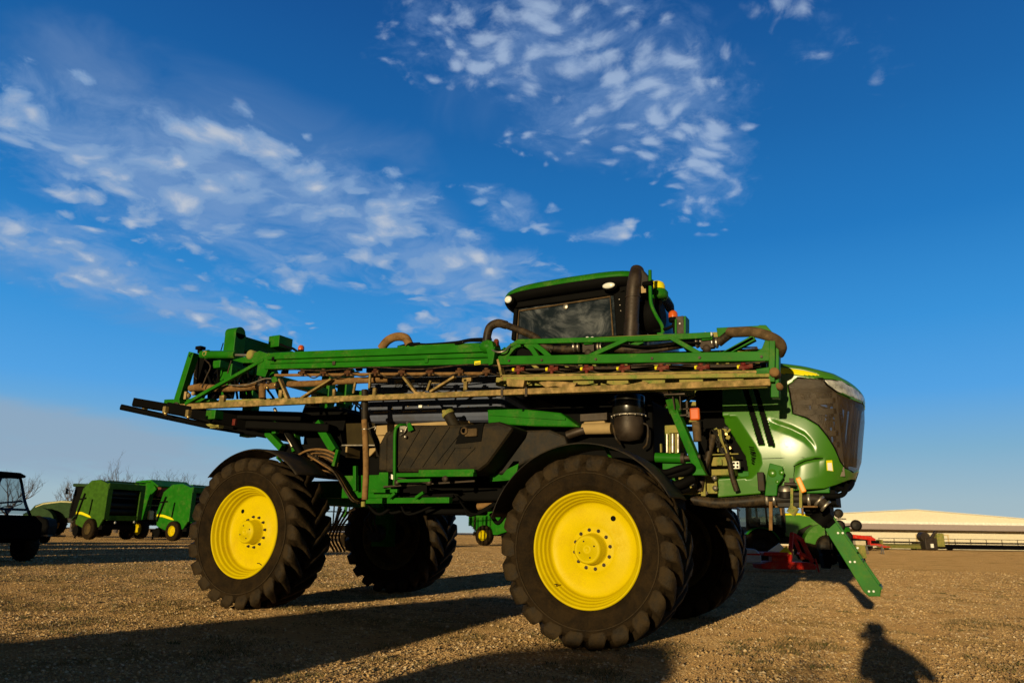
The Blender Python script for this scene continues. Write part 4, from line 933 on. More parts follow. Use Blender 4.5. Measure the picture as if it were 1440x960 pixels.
m = MB(); green_strut(m, (296,500), (316,560), 1.0,.06,.06); green_strut(m, (327,505), (322,560), .8,.1,.1); m.beam(P(300,535,.8), P(345,532,.8), .02,.02); green_strut(m, (383,520), (399,560), .7,.1,.1); m.build('rack_brace', M['green'], SP, bevel=.006)
# near tips of the folded breakaway section: two dark tubes that stick out at the tail
m = MB(); m.tube([P(170,572,-.35), P(290,598,.45), P(375,612,1.0)], .045, 12); m.build('breakaway_tube', M['dblack'], SP)
m = MB(); m.beam(P(187,565,-.35), P(234,573,.0), .12,.12); m.beam(P(234,573,.0), P(380,600,1.1), .14,.16); m.beam(P(300,585,.4), P(420,615,1.6), .2,.2); m.beam(P(240,578,.1), P(330,602,.7), .2,.05); m.build('breakaway_tip', M['dblack'], SP, bevel=.01)
m = MB()
for q in ((204,577),(233,581),(265,586)): m.ball(P(*q, -.05), .03, 10, 6); m.box(P(q[0],q[1]-5,-.05), (.06,.06,.1))
m.build('tip_nozzle', M['brass'], SP)
m = MB(); m.prism([(p.x,p.z) for p in [P(*q,.3) for q in ((293,597),(299,596),(310,600),(312,602),(297,600))]], .25,.32); m.box(P(305,600,.3), (.18,.1,.04)); m.build('tip_guard', M['dgreen'], SP)
m = MB(); m.box(P(330,593.5,.5), (.06,.05,.10)); m.build('rear_reflector', M['red'], SP, bevel=.008)
m = MB(); m.beam(P(280,585,.8), P(440,590,1.2), .7,.14); m.beam(P(360,600,.9), P(475,605,1.2), .6,.12); m.beam(P(440,585,1.4), P(500,595,1.4), .5,.3); m.build('rack_underframe', M['dblack'], SP, bevel=.02)
for s in (0, 1):
    f_ = (lambda v: v) if not s else (lambda v: V((v.x, 4-v.y, v.z)))
    m = MB(); m.beam(f_(P(376,608,1.0)), f_(P(397,630,1.0)), .1,.10); m.beam(f_(P(414,612,1.1)), f_(P(418,634,1.1)), .12,.12, up=(1,0,0)); m.beam(f_(P(447,594,1.0)), f_(P(471,634,1.0)), .10,.12, up=(1,0,0)); m.beam(f_(P(388,590,.9)), f_(P(387,610,.9)), .08,.08, up=(1,0,0)); m.b2(f_(P(380,592,.9)), f_(P(390,588,1.0))); m.build('lift_arm', M['green'], SP, bevel=.008)
    m = MB(); m.tube([f_(P(386,574,.95)), f_(P(411,628,1.0))], .025, 12); m.build('lift_cylinder_rod', M['steel'], SP)
    m = MB(); m.tube([f_(P(395,592,.95)), f_(P(424,640,1.05))], .05, 14); m.beam(f_(P(400,632,1.2)), f_(P(500,636,1.2)), .18,.18); m.beam(f_(P(440,560,1.2)), f_(P(420,612,1.2)), .1,.12, up=(1,0,0)); m.beam(f_(P(470,575,1.3)), f_(P(482,640,1.3)), .18,.2, up=(1,0,0)); m.build('lift_cylinder', M['dblack'], SP)
m = MB(); m.b2((P(440,600,1.5).x, 1.3, 1.95), (P(490,600,1.5).x, 2.7, 3.0)); m.build('rear_pump_box', M['dblack'], SP, bevel=.03)
m = MB(); green_strut(m, (476,632), (470,655), .8, .05,.06); m.build('hose_support', M['green'], SP)

# ---------------------------------------------------------------- far side (hidden in the photo): tank and steps
m = MB(); m.prism([(p.x,p.z) for p in tp], 2.95, 3.65); m.build('far_side_tank', M['poly'], SP, bevel=.05)
split_parts(SP, skip=('tyre','hood'))
# ================================================================== BACKGROUND MACHINES
def wheel_part(root, c, r, w, rimr, rimm, name='wheel', lug=True):
    c = V(c); m = MB(); m.lathe([(rimr,-w/2),(rimr*.9,-w/2+.02),(rimr*.85,-w*.2),(rimr*.4,-w*.22),(rimr*.3,-w*.35),(0,-w*.36)], c, (0,1,0), 28)
    m.lathe([(0,w*.3),(rimr*.5,w*.25),(rimr*.9,w*.3),(rimr,w/2)], c, (0,1,0), 28); wh = m.build(name, rimm, root)
    m = MB(); m.lathe([(rimr*.98,-w*.45),(rimr*1.15,-w*.5),(r*.93,-w*.5),(r*.985,-w*.4),(r,-w*.2),(r,w*.2),(r*.985,w*.4),(r*.93,w*.5),(rimr*1.15,w*.5),(rimr*.98,w*.45)], c, (0,1,0), 32)
    if lug:
        for k in range(18):
            a = k*math.pi/9; 
            for s in (-1, 1):
                aa = a+(.17 if s > 0 else 0); p = c+V((r*math.cos(aa), s*w*.45, r*math.sin(aa))); q = c+V((r*math.cos(aa-.2), 0, r*math.sin(aa-.2)))
                m.beam(p, q, .05*r, .09*r, up=(math.cos(aa),0,math.sin(aa)))
    m.build('tyre', M['rubber'], wh); return wh

def make_baler():
    t = thing('round_baler', '', 'baler')
    b = MB(); prof = [(-1.35,.75),(-1.5,1.4),(-1.15,2.55),(-.5,2.95),(.3,2.98),(1.05,2.75),(1.12,2.2),(1.12,1.1),(.75,.62),(-.6,.55)]
    b.prism(prof, -1.15, -1.02); b.prism(prof, 1.02, 1.15)
    b.prism([(-.5,2.9),(.3,2.93),(1.05,2.7),(1.03,2.6),(.3,2.83),(-.5,2.8)], -1.02, 1.02)
    body = b.build('body', M['green'], t, bevel=.02)
    b = MB(); b.b2((-1.1,-1.02,.7),(.75,1.02,2.7)); b.b2((-1.5,-.9,.5),(.9,.9,.75)); b.build('bale_chamber', M['dblack'], t)
    b = MB()
    for y in (-1.08, 1.08): b.b2((1.1,y-.16,1.0),(1.24,y+.16,2.72))
    b.b2((1.1,-1.2,2.5),(1.26,1.2,2.8)); b.b2((1.1,-1.0,.95),(1.22,1.0,1.2)); b.b2((1.0,-1.22,2.86),(1.2,1.22,2.92)); b.build('tailgate', M['green'], t, bevel=.015)
    b = MB(); b.b2((1.05,-.95,2.05),(1.12,.95,2.12)); b.cyl((.95,-.95,1.7),(.95,.95,1.7),.13); b.cyl((.95,-.95,1.4),(.95,.95,1.4),.13); b.cyl((.95,-.95,2.3),(.95,.95,2.3),.13); b.build('belt_roller', M['black'], t)
    b = MB(); b.prism([(-1.42,1.38),(-.9,1.36),(-.2,1.2),(.0,1.08),(-.25,1.1),(-.95,1.24),(-1.44,1.26)], -1.165, -1.15); b.build('side_stripe', M['stripe'], t)
    b = MB(); b.beam((-1.35,-1.2,1.0),(-.85,-1.2,2.3),.05,.09); b.beam((-.2,-1.2,1.2),(-.1,-1.2,2.0),.03,.05); b.beam((-1.3,-1.2,2.0),(-.7,-1.2,2.05),.05,.07); b.build('lift_cylinder', M['dblack'], t)
    b = MB(); b.ball((-1.2,-1.17,1.5),(.06,.03,.06)); b.ball((1.26,-.5,.85),(.02,.06,.06)); b.ball((1.26,.75,.9),(.02,.06,.06)); b.build('reflector', M['white'], t)
    b = MB(); b.beam((-1.2,0,.6),(-3.0,0,.5),.3,.16); b.beam((-2.9,0,.5),(-2.9,0,.02),.08,.08); b.build('drawbar', M['dblack'], t)
    b = MB(); b.cyl((-1.35,-1.1,.42),(-1.35,1.1,.42),.26,20); b.b2((.3,-1.1,.5),(1.0,1.1,.7)); b.build('pickup_drum', M['dblack'], t)
    for y in (-1.2, 1.2): wheel_part(t, (.15, y, .52), .52, .38, .27, M['yellow'], lug=False)
    return t
def make_tractor(lt=False):
    t = thing('farm_tractor', '', 'tractor')
    b = MB(); hp = [(.3,1.05),(.3,1.95),(1.0,1.97),(1.9,1.85),(2.35,1.68),(2.55,1.4),(2.6,.95),(2.2,.85),(1.9,1.35),(1.4,1.5),(.95,1.3),(.8,1.0)]
    b.prism(hp, -.42, -.36); b.prism(hp, .36, .42); b.prism([(.3,1.93),(1.0,1.95),(1.9,1.83),(2.35,1.66),(2.55,1.4),(2.6,.95),(2.5,.95),(2.45,1.35),(2.3,1.56),(1.9,1.73),(1.0,1.85),(.3,1.83)], -.36, .36)
    b.build('hood', M['hood'], t, bevel=.03)
    b = MB(); b.b2((-.9,-.33,.75),(2.3,.33,1.5)); b.b2((-1.2,-.4,.6),(0,.4,1.2)); b.build('engine', M['black'], t)
    b = MB(); b.prism([(.3,1.86),(.3,1.93),(1.0,1.95),(1.9,1.82),(2.3,1.62),(2.3,1.57),(1.9,1.74),(1.0,1.88)], -.432, -.42); b.prism([(.3,1.86),(.3,1.93),(1.0,1.95),(1.9,1.82),(2.3,1.62),(2.3,1.57),(1.9,1.74),(1.0,1.88)], .42, .432); b.build('hood_stripe', M['stripe'], t)
    b = MB()
    for y in (-.68,.68):
        for x0, x1 in ((.28,.15),(-1.15,-1.1)): b.beam((x0,y,1.35),(x1,y,2.75),.09,.09)
        b.beam((-.35,y,1.0),(-.4,y,2.75),.07,.07)
    b.b2((-1.2,-.72,1.0),(.3,.72,1.4)); cf = b.build('cab_frame', M['dblack'], t)
    b = MB(); b.b2((-1.3,-.8,2.74),(.35,.8,2.92)); b.build('cab_roof', M['green'], t, bevel=.06)
    b = MB(); b.b2((-1.1,-.7,1.4),(.2,-.69,2.72)); b.b2((-1.1,.69,1.4),(.2,.7,2.72)); b.b2((.2,-.66,1.4),(.21,.66,2.72)); b.b2((-1.15,-.66,1.4),(-1.14,.66,2.72)); b.build('cab_glass', M['clearglass'], cf)
    b = MB(); b.b2((-.9,-.25,1.3),(-.5,.25,1.75)); b.b2((-.95,-.25,1.7),(-.82,.25,2.3)); b.build('seat', M['black'], cf, bevel=.04)
    b = MB(); b.tube([(.35,-.5,1.2),(.35,-.5,2.75),(.38,-.5,2.9)], .07, 14); b.build('exhaust_stack', M['exhaust'], t)
    for y in (-.95,.95):
        wheel_part(t, (-.75,y,.64), .64, .5, .38, M['yellow'])
        b = MB(); b.grid([[V((-.75+.72*math.cos(a), y+d, .64+.72*math.sin(a))) for d in (-.27,.27)] for a in [R_(20+10*k) for k in range(13)]]); b.build('fender', M['green'], t, solid=.03)
        b = MB(); b.prism([(1.75+r*math.cos(a), .66+r*math.sin(a)) for r, aa in ((.88, range(0,176,12)), (.46, range(168,-1,-12))) for a in [R_(q) for q in aa]], y*.9-.22, y*.9+.22); b.prism([(2.45,.62),(2.5,1.3),(2.66,1.2),(2.72,.6)], min(0,y*.9), max(0,y*.9)); b.build('front_fender', M['hood'], t)
        wheel_part(t, (1.75,y*.9,.66), .66, .38, .4, M['yellow'])
        b = MB(); b.beam((.3,y*.75,2.5),(.45,y*1.25,2.55),.03,.03); b.b2((.42,y*1.2-.1,2.3),(.46,y*1.2+.1,2.62)); b.build('mirror', M['dblack'], t)
    return t
def repaint(root, swap):                 # colour swaps for one machine: object-linked slots on shared meshes
    for o in root.children_recursive:
        if o.type != 'MESH': continue
        for s_ in o.material_slots:
            if s_.material and s_.material.name in swap: mt = swap[s_.material.name]; s_.link = 'OBJECT'; s_.material = mt
# --- balers on the left row (their long sides to the sun)
L = lambda px, d: gp(px, d)
bal = make_baler(); split_parts(bal)
GRP = 'round balers parked along the yard'
b1 = place(bal, L(152,36), R_(0), 'big green round baler with dark open rear chamber, beside the old tractor'); b1['group'] = GRP; b1.scale = (.84,.82,.95)
b3 = place(copy_tree(bal), L(266,36.5), R_(3), 'green round baler half hidden by the rear sprayer tyre'); b3['group'] = GRP; b3.scale = (.84,.85,.92)
b4 = place(copy_tree(bal), L(703,44), R_(172), 'green round baler seen between the two front and rear sprayer wheels under the belly'); b4['group'] = GRP
b4.scale = (1.1,1.1,1.12); repaint(b1, {'yellow_paint': M['shaderim'], 'green_paint': mat('weathered_green', (.035,.095,.008), .6, var=.2, spec=.1)})  # rims of the first baler darkened to paint in their shade
b4['label'] = 'green round baler with yellow wheel seen through the gap under the sprayer belly'
# --- second machine: module builder with raised roof and yellow tine guards
t = thing('cotton_stripper', 'green harvester with raised rust-lined roof and yellow guards between the two left balers', 'harvester', (0,0,0))
b = MB(); 
for y in (-1.0, .9): b.prism([(-1.2,.9),(-1.3,2.2),(-.6,3.0),(.5,3.05),(1.0,2.6),(.7,2.2),(.5,1.0)], y, y+.1)
b.build('side_wall', M['green'], t, bevel=.02)
b = MB(); b.prism([(-1.2,2.6),(-.7,3.05),(.6,3.1),(1.3,2.75),(1.25,2.68),(.6,2.98),(-.7,2.93),(-1.15,2.52)], -1.1, 1.1); b.build('raised_roof', M['green'], t, bevel=.01)
b = MB(); b.prism([(.2,2.9),(.6,2.94),(1.24,2.66),(1.0,2.2),(.5,2.4)], -.85, .85); b.prism([(-1.16,2.5),(-.7,2.95),(-.6,2.9),(-1.0,2.3)], -1.09, 1.09); b.build('roof_lining', mat('rusty_lining', (.11,.028,.012), .8), t)
b = MB(); b.b2((-1.0,-.9,.7),(.45,.85,2.5)); b.build('inner_drum', M['dblack'], t)
b = MB()
for z in (1.4,1.75,2.1): b.beam((.6,-1.1,z),(.6,1.0,z),.04,.04)
b.build('cross_rail', M['dgreen'], t)
for k in range(3): b = MB(); b.prism([(.55,1.0),(.72,1.0),(.68,1.45),(.58,1.5)], -1.0+.4*k, -.72+.4*k); b.build('crop_guard', mat('pale_yellow_guard', (.62,.45,.14), .6) if k == 0 else bpy.data.materials['pale_yellow_guard'], t, bevel=.03)
for y in (-1.1,1.1): wheel_part(t, (.3,y,.5), .5, .36, .3, M['yellow'], lug=False)
wheel_part(t, (-1.5,-.9,.3), .3, .2, .16, M['dblack'], lug=False)
split_parts(t); place(t, L(220,40), R_(-4))
# --- tractors
tr = make_tractor(); split_parts(tr)
place(tr, L(111,41.5), R_(-147), 'old dark green tractor with cab parked nose to the left of the balers')
tr2 = place(copy_tree(tr), L(1086,33), R_(24), 'modern green tractor with yellow hood stripe parked behind the front wheels', 1.12)
repaint(tr, {'hood_paint': mat('faded_dark_green', (.022,.05,.016), .7, var=.2, spec=.1), 'green_paint': bpy.data.materials['faded_dark_green'], 'yellow_stripe': mat('faded_stripe', (.45,.42,.22), .7), 'clear_cab_glass': M['dblack'], 'yellow_paint': mat('faded_rim', (.42,.27,.02), .6)})
repaint(tr2, {'yellow_paint': M['black']})
# --- dark utility vehicle at the left edge
t = thing('utility_vehicle', 'dark open utility vehicle with roof and roll cage at the left edge', 'utility vehicle')
b = MB(); b.prism([(-1.4,.45),(-1.4,.95),(-.2,.95),(-.2,.55),(.55,.5),(.6,1.0),(1.1,1.02),(1.38,.85),(1.4,.5),(.95,.4)], -.68, .68); b.build('body', M['dblack'], t, bevel=.04)
b = MB(); b.prism([(-1.45,.95),(-1.45,1.25),(-1.4,1.25),(-1.38,1.0),(-.3,1.0),(-.28,1.25),(-.22,1.25),(-.22,.95)], -.7, .7); b.build('cargo_bed', M['dblack'], t)
b = MB()
for y in (-.62,.62): b.tube(smooth_path([(1.0,y,1.0),(.72,y,1.35),(.42,y,1.9),(.2,y,1.95),(-.25,y,1.93),(-.3,y,1.2),(-.3,y,.9)],5), .032, 10); b.tube([(.62,y,1.35),(-.3,y,1.3)], .022, 8)
for x, z in ((.85,1.15),(.42,1.9),(-.27,1.9),(-.3,1.35)): b.tube([(x,-.62,z),(x,.62,z)], .028, 8)
b.build('roll_cage', M['dblack'], t)
b = MB(); b.prism([(.48,1.9),(.5,1.96),(.3,2.03),(-.3,2.02),(-.42,1.97),(-.4,1.9)], -.72, .72); b.build('roof', M['dblack'], t, bevel=.03)
b = MB(); b.add([(.98,-.6,1.04),(.98,.6,1.04),(.45,.6,1.88),(.45,-.6,1.88)], [(0,1,2,3)]); b.build('windscreen', M['clearglass'], t)
for y in (-.33,.33): b = MB(); b.b2((-.18,y-.25,.75),(.3,y+.25,.95)); b.b2((-.22,y-.25,.9),(-.1,y+.25,1.4)); b.build('seat', M['dblack'], t, bevel=.04)
b = MB(); b.lathe([(.15,-.012),(.165,0),(.15,.012),(.14,0),(.15,-.012)], (.5,.33,1.15), (-.6,0,1), 18); b.tube([(.5,.33,1.15),(.75,.33,.9)], .02); b.build('steering_wheel', M['dblack'], t)
for x in (-.9,.98):
    for y in (-.62,.62): wheel_part(t, (x,y,.33), .33, .26, .17, M['dblack'])
repaint(t, {'flat_black': mat('matt_black_shell', (.003,.003,.003), 1., spec=0)})
split_parts(t); place(t, L(-38,16.6), R_(6), scale=.98)
# --- covered trailer beside it
t = thing('covered_trailer', 'low black tarp-covered trailer behind the utility vehicle', 'trailer')
b = MB(); b.prism([(-.9,.42),(-.95,.9),(-.8,1.22),(-.2,1.32),(.5,1.36),(.85,1.22),(.95,.9),(.9,.42)], -.7, .7); b.build('tarp', M['dblack'], t, bevel=.09)
b = MB(); b.b2((-1.0,-.75,.36),(1.0,.75,.46)); b.beam((1.0,0,.4),(1.6,0,.4),.1,.1); b.build('trailer_bed', M['exhaust'], t)
for y in (-.8,.8): wheel_part(t, (.35,y,.28), .28, .18, .15, M['dblack'], lug=False)
split_parts(t); place(t, L(47,27.5), R_(40), scale=.72)
# --- folded cultivator behind the rear wheel
t = thing('folded_cultivator', 'folded tillage cultivator with upright green tine frames behind the rear wheel', 'cultivator')
b = MB()
for z in (1.0,1.55,2.1,2.65): b.beam((-1.6,0,z),(1.8,0,z),.05,.05)
for x in (-1.6,-1.0,-.6,.1,.5): b.beam((x,.05,.75),(x,.05,2.9),.05,.06)
b.beam((-.55,.1,.7),(-.15,.1,2.9),.12,.14); b.build('wing_frame', M['dblack'], t)
b = MB(); b.beam((-.1,-.05,1.3),(.1,-.05,2.9),.16,.12); b.beam((.3,-.05,1.0),(.35,-.05,2.9),.1,.1); b.beam((1.3,-.05,1.5),(1.35,-.05,2.9),.1,.1); b.build('wing_arm', M['green'], t)
b = MB()
for x in (.62,1.0,1.25,1.6): b.beam((x,-.1,1.0),(x,-.1,2.85),.07,.05)
b.build('tine_bar', mat('cream_tine', (.6,.55,.28), .5), t)
b = MB(); b.b2((-1.5,-.6,.7),(1.8,.6,.95)); b.beam((-1.2,-.3,.5),(1.5,-.3,.5),.1,.08); b.build('main_frame', M['dblack'], t)
for x in (-1.0,.25,1.2): wheel_part(t, (x,-.4,.36), .36, .24, .18, M['dblack'], lug=False)
b = MB(); b.b2((-1.35,-.65,.62),(-1.05,-.6,.72)); b.build('marker_lamp', M['lens'], t)
split_parts(t); place(t, L(486,33), R_(28))
# --- red mower in front of the green tractor
t = thing('disc_mower', 'red disc mower with raised hitch frame and grey hood in front of the green tractor', 'mower')
b = MB(); b.prism([(-1.3,.1),(-1.35,.28),(-.9,.38),(.6,.36),(.75,.22),(.7,.1)], -.55, .55); b.build('cutter_deck', M['redpaint'], t, bevel=.03)
b = MB(); b.beam((-.2,-.3,.3),(.12,0,1.45),.14,.12); b.beam((.45,.0,.45),(.12,0,1.42),.12,.12); b.beam((.1,0,1.4),(.55,.1,1.15),.12,.16); b.beam((.5,.1,1.2),(.85,.1,.35),.14,.14); b.beam((.3,0,.7),(.7,0,.5),.3,.12); b.b2((-.8,-.2,.35),(-.2,.2,.62)); b.beam((.85,-.2,.5),(.95,-.2,.0),.06,.06); b.build('hitch_frame', M['redpaint'], t, bevel=.015)
b = MB(); b.prism([(-1.0,.75),(-.55,1.05),(-.2,.72)], -.4,-.37); b.build('warning_triangle', M['white'], t)
b = MB(); b.prism([(-.62,.7),(-.3,.95),(-.12,.66)], -.42,-.40); b.build('triangle_edge', M['stripe'], t)
b = MB(); b.b2((-1.2,-.5,.58),(-.25,.4,.72)); b.build('upper_guard', M['redpaint'], t, bevel=.03)
b = MB(); b.prism([(-2.15,.3),(-2.2,.6),(-1.9,.85),(-1.5,.82),(-1.3,.6),(-1.3,.32)], -.5,.5); b.build('curtain_hood', mat('grey_plastic_hood', (.36,.36,.38), .45), t, bevel=.06)
b = MB(); b.b2((-2.1,-.52,.60),(-1.35,-.50,.66)); b.build('hood_stripe', M['redpaint'], t)
split_parts(t); place(t, L(1110,25.5), R_(27), scale=.9)
# --- dark row-marker implement at the tractor nose
t = thing('row_planter', 'dark planter toolbar with upright disc row markers beside the tractor nose', 'planter')
b = MB(); b.beam((-.9,0,.75),(.9,0,.75),.18,.18); b.beam((-.3,0,.6),(-.25,0,2.35),.12,.12); b.beam((.2,0,.7),(.2,0,2.0),.1,.1); b.beam((-.4,0,2.15),(.35,0,2.15),.05,.05); b.beam((-.5,.1,1.7),(.55,.1,1.85),.06,.06); b.beam((-.55,.1,1.4),(-.55,.1,2.5),.06,.06); b.build('toolbar', M['dblack'], t)
for x, z, r in ((-.0,2.38,.2),(-.02,1.85,.25),(.72,1.88,.24),(.3,1.4,.22),(-.25,1.35,.25)):
    b = MB(); b.lathe([(0,-.06),(r*.6,-.03),(r,.0),(r*.6,-.01),(0,-.03)], (x,-.1,z), (.25,1,0), 22); b.build('marker_disc', M['black'], t)
b = MB(); b.b2((.05,-.1,1.45),(.45,.2,1.8)); b.b2((-.1,-.15,1.1),(.1,.1,1.45)); b.build('seed_box', M['green'], t, bevel=.04)
for x in (-.7,.1,.7): b = MB(); b.prism([(x-.15,.05),(x-.2,.6),(x+.15,.75),(x+.25,.4),(x+.1,.05)], -.2,.25); b.build('row_unit', M['dblack'], t, bevel=.02)
b = MB(); b.b2((.55,-.3,.5),(.95,.3,1.05)); b.build('hopper', M['dgreen'], t, bevel=.03)
split_parts(t); place(t, L(1181,27.5), R_(26), scale=.86)
# --- red auger / tillage unit, headers, along the building
t = thing('red_loader_implement', 'bright red implement with long arm lying in front of the building', 'implement')
b = MB(); b.beam((-3.4,0,2.0),(.6,0,1.65),.5,.5); b.beam((.4,0,1.7),(1.0,0,1.3),.6,.7); b.b2((.4,-.4,.6),(1.2,.4,1.6)); b.beam((.8,0,.9),(2.6,0,.55),.5,.35); b.beam((2.3,0,.6),(3.2,0,.5),.4,.15); b.build('arm', M['redpaint'], t, bevel=.05)
b = MB(); b.b2((-1.6,-.4,.6),(-.2,.4,1.3)); b.build('counterweight', mat('tan_weight', (.5,.42,.28), .6), t, bevel=.05)
b = MB(); b.b2((.5,-.5,.95),(1.6,-.42,1.35)); b.beam((-2,0,.35),(2,0,.3),.2,.15); b.build('linkage', M['dblack'], t)
for x in (-2.6,-1.6,.2): wheel_part(t, (x,-.3,.4), .4, .2, .2, M['dblack'], lug=False)
split_parts(t); place(t, L(1217,72), R_(27), scale=.72)
def header(name, label, L0, px, d, dark):
    L0 /= .66
    t = thing(name, label, 'header'); gm = M['dblack'] if dark else M['dgreen']
    b = MB(); b.prism([(-.8,.25),(-.7,.9),(-.5,1.0),(.2,.75),(.9,.25)], -L0/2, L0/2); b.build('platform', gm, t, bevel=.03)
    b = MB(); b.b2((-.9,-L0/2-.1,.2),(.9,-L0/2+.15,1.6)); b.b2((-.9,L0/2-.15,.2),(.9,L0/2+.1,1.5)); b.build('end_panel', gm, t)
    b = MB(); b.cyl((-.1,-L0/2,1.25),(-.1,L0/2,1.25),.14,12)
    n = int(L0/2.4)
    for k in range(n+1): y = -L0/2+L0*k/n; b.beam((-.1,y,.7),(-.1,y,1.9),.08,.08); b.beam((-.6,y,1.25),(.4,y,1.25),.08,.08)
    for x, z in ((-.1,1.85),(-.6,1.25),(.4,1.25)): b.beam((x,-L0/2,z),(x,L0/2,z),.08,.09)
    b.build('reel', M['black'], t)
    for y in (-L0*.3, L0*.3): b = MB(); b.b2((-1.3,y-.3,.05),(-.6,y+.3,.35)); b.build('transport_skid', M['dblack'], t)
    return place(t, gp(px, d), R_(27-90), scale=.66)
header('grain_header', 'long dark grain header with a slatted reel along the building wall', 15.5, 1398, 80, True)
h2 = header('grain_header', 'shorter green grain header between the red implement and the long dark one', 5.0, 1268, 80, False)
m = MB(); m.b2((-.95,-3.5,.62),(-.9,3.0,.8))
t = thing('tillage_gearbox', 'rusty dark gearbox unit standing between the two grain headers', 'machine part')
b = MB(); b.b2((-.7,-.5,.1),(.6,.5,1.3)); b.cyl((-.5,-.3,1.4),(-.5,.6,1.4),.5,18); b.beam((.2,0,1.2),(.9,0,2.0),.3,.3); b.build('housing', M['exhaust'], t, bevel=.05)
b = MB(); b.b2((-.2,-.6,.3),(.1,-.52,.7)); b.build('guard_plate', M['white'], t)
b = MB(); b.b2((.7,-.4,.4),(1.5,.4,1.8)); b.build('gear_cover', M['dgreen'], t, bevel=.1)
place(t, gp(1306,79), R_(27))
t = thing('bench_trestle', 'small pale trestle on the gravel in front of the red implement', 'trestle')
b = MB(); b.beam((-.9,0,.62),(.9,0,.62),.3,.05); b.build('top', M['steel'], t)
for x in (-.6,.6): b = MB(); b.beam((x,-.2,0),(x,0,.6),.06,.06); b.beam((x,.2,0),(x,0,.6),.06,.06); b.build('leg', M['steel'], t)
place(t, gp(1228,57), R_(27))

# ------------------------------------------------------------------ metal building
A = gp(1290, 88); BR = Matrix.Rotation(YAW,3,'Z')
t = thing('metal_building', 'long low cream metal building with shallow gable roof and front canopy', 'building', (A.x, A.y, 0), YAW)
wallm = mat('cream_metal_cladding', (.64,.58,.45), .6, var=.05)
b = MB(); b.prism([(-26,0),(-26,3.0),(0,4.6),(34,2.3),(34,0)], 0, 40); b.build('wall', wallm, t)
b = MB()
for x in [-25+1.5*k for k in range(39)]: b.b2((x,-.03,0),(x+.05,-.002,2.3))
b.build('cladding_rib', wallm, t)
b = MB(); b.prism([(-26.6,2.98),(-26.6,3.06),(0,4.68),(34.6,2.34),(34.6,2.26),(0,4.60)], -.3, 40.3); b.build('roof', mat('pale_roof_sheet', (.66,.62,.52), .5, var=.04), t)
b = MB(); b.b2((-26,-2.6,3.02),(34,-.02,3.12)) ; b.build('canopy_deck', M['white'], t)
b = MB(); b.b2((-26,-2.72,2.86),(34,-2.6,3.14)); b.build('gutter', mat('white_gutter', (.8,.78,.70), .4), t)
b = MB(); b.b2((-26,-2.66,2.22),(34,-2.54,2.86)); b.build('fascia', mat('lilac_grey_fascia', (.30,.24,.23), .6, var=.05), t)
b = MB(); b.b2((-.2,-.06,0),(.0,-.0,1.75)); b.b2((3.6,-.06,0),(3.8,-.0,1.75)); b.b2((0,-.06,1.6),(3.6,-.0,1.75)); b.build('door_frame', mat('door_frame_tan', (.5,.38,.2), .6), t)
b = MB()
for k in range(8): b.b2((0,-.05,.2*k),(3.6,-.01,.2*k+.19))
b.build('roller_door', wallm, t)
b = MB(); b.b2((-9,-.06,.0),(-5.5,-.01,1.5)); b.build('dark_doorway', M['dblack'], t)

# ------------------------------------------------------------------ bare winter trees
bark = mat('bare_bark', (.10,.075,.06), .9, var=.3)
def bare_tree(h, seed, label):
    r = random.Random(seed); t = thing('bare_tree', label, 'tree'); b = MB(); tw = MB()
    b.tube([(0,0,0),(.05*h*r.uniform(-1,1),0,h*.25),(.06*h*r.uniform(-1,1),.03*h,h*.45)], [.035*h,.026*h,.018*h], 8)
    def br(p, d, L, rad, dep):
        pts = [p]; q = p
        for k in range(3): d = (d+V((r.uniform(-.35,.35), r.uniform(-.35,.35), r.uniform(-.05,.3)))).normalized(); q = q+d*L/3; pts.append(q)
        (b if dep < 2 else tw).tube(pts, [rad,rad*.8,rad*.6,rad*.35], 5 if dep < 2 else 3, cap=False)
        if dep < 4:
            for k in range(3 if dep else 4): br(pts[r.choice((1,2,3,3))], (d+V((r.uniform(-1,1), r.uniform(-1,1), r.uniform(-.2,.7)))).normalized(), L*r.uniform(.5,.78), rad*.5, dep+1)
    for k in range(6): br(V((0,0,h*r.uniform(.2,.45))), V((r.uniform(-1,1), r.uniform(-1,1), r.uniform(.4,1.2))).normalized(), h*.3, .013*h, 0)
    b.build('trunk', bark, t); tw.build('crown', bark, t); return t
TG = 'bare trees beyond the parked balers'
tl = [(6,46,4.0,'bare leafless tree behind the utility vehicle windscreen'),(101,74,5.4,'bare twiggy treetop above the old tractor cab'),(118,82,6.2,'bare treetop between tractor cab and the big baler'),(163,72,6.6,'tallest bare treetop above the big baler roof'),(152,82,6.2,'bare treetop just left of the tallest one above the baler'),(232,76,6.6,'bare treetop above the raised harvester roof'),(242,80,5.6,'bare treetop in the gap before the half hidden baler'),(283,74,5.4,'bare treetop showing above the half hidden baler')]
for k, (px, d, h, lb) in enumerate(tl):
    tt = bare_tree(h, 11+k, lb); tt['group'] = TG; place(tt, gp(px, d), k*1.3)

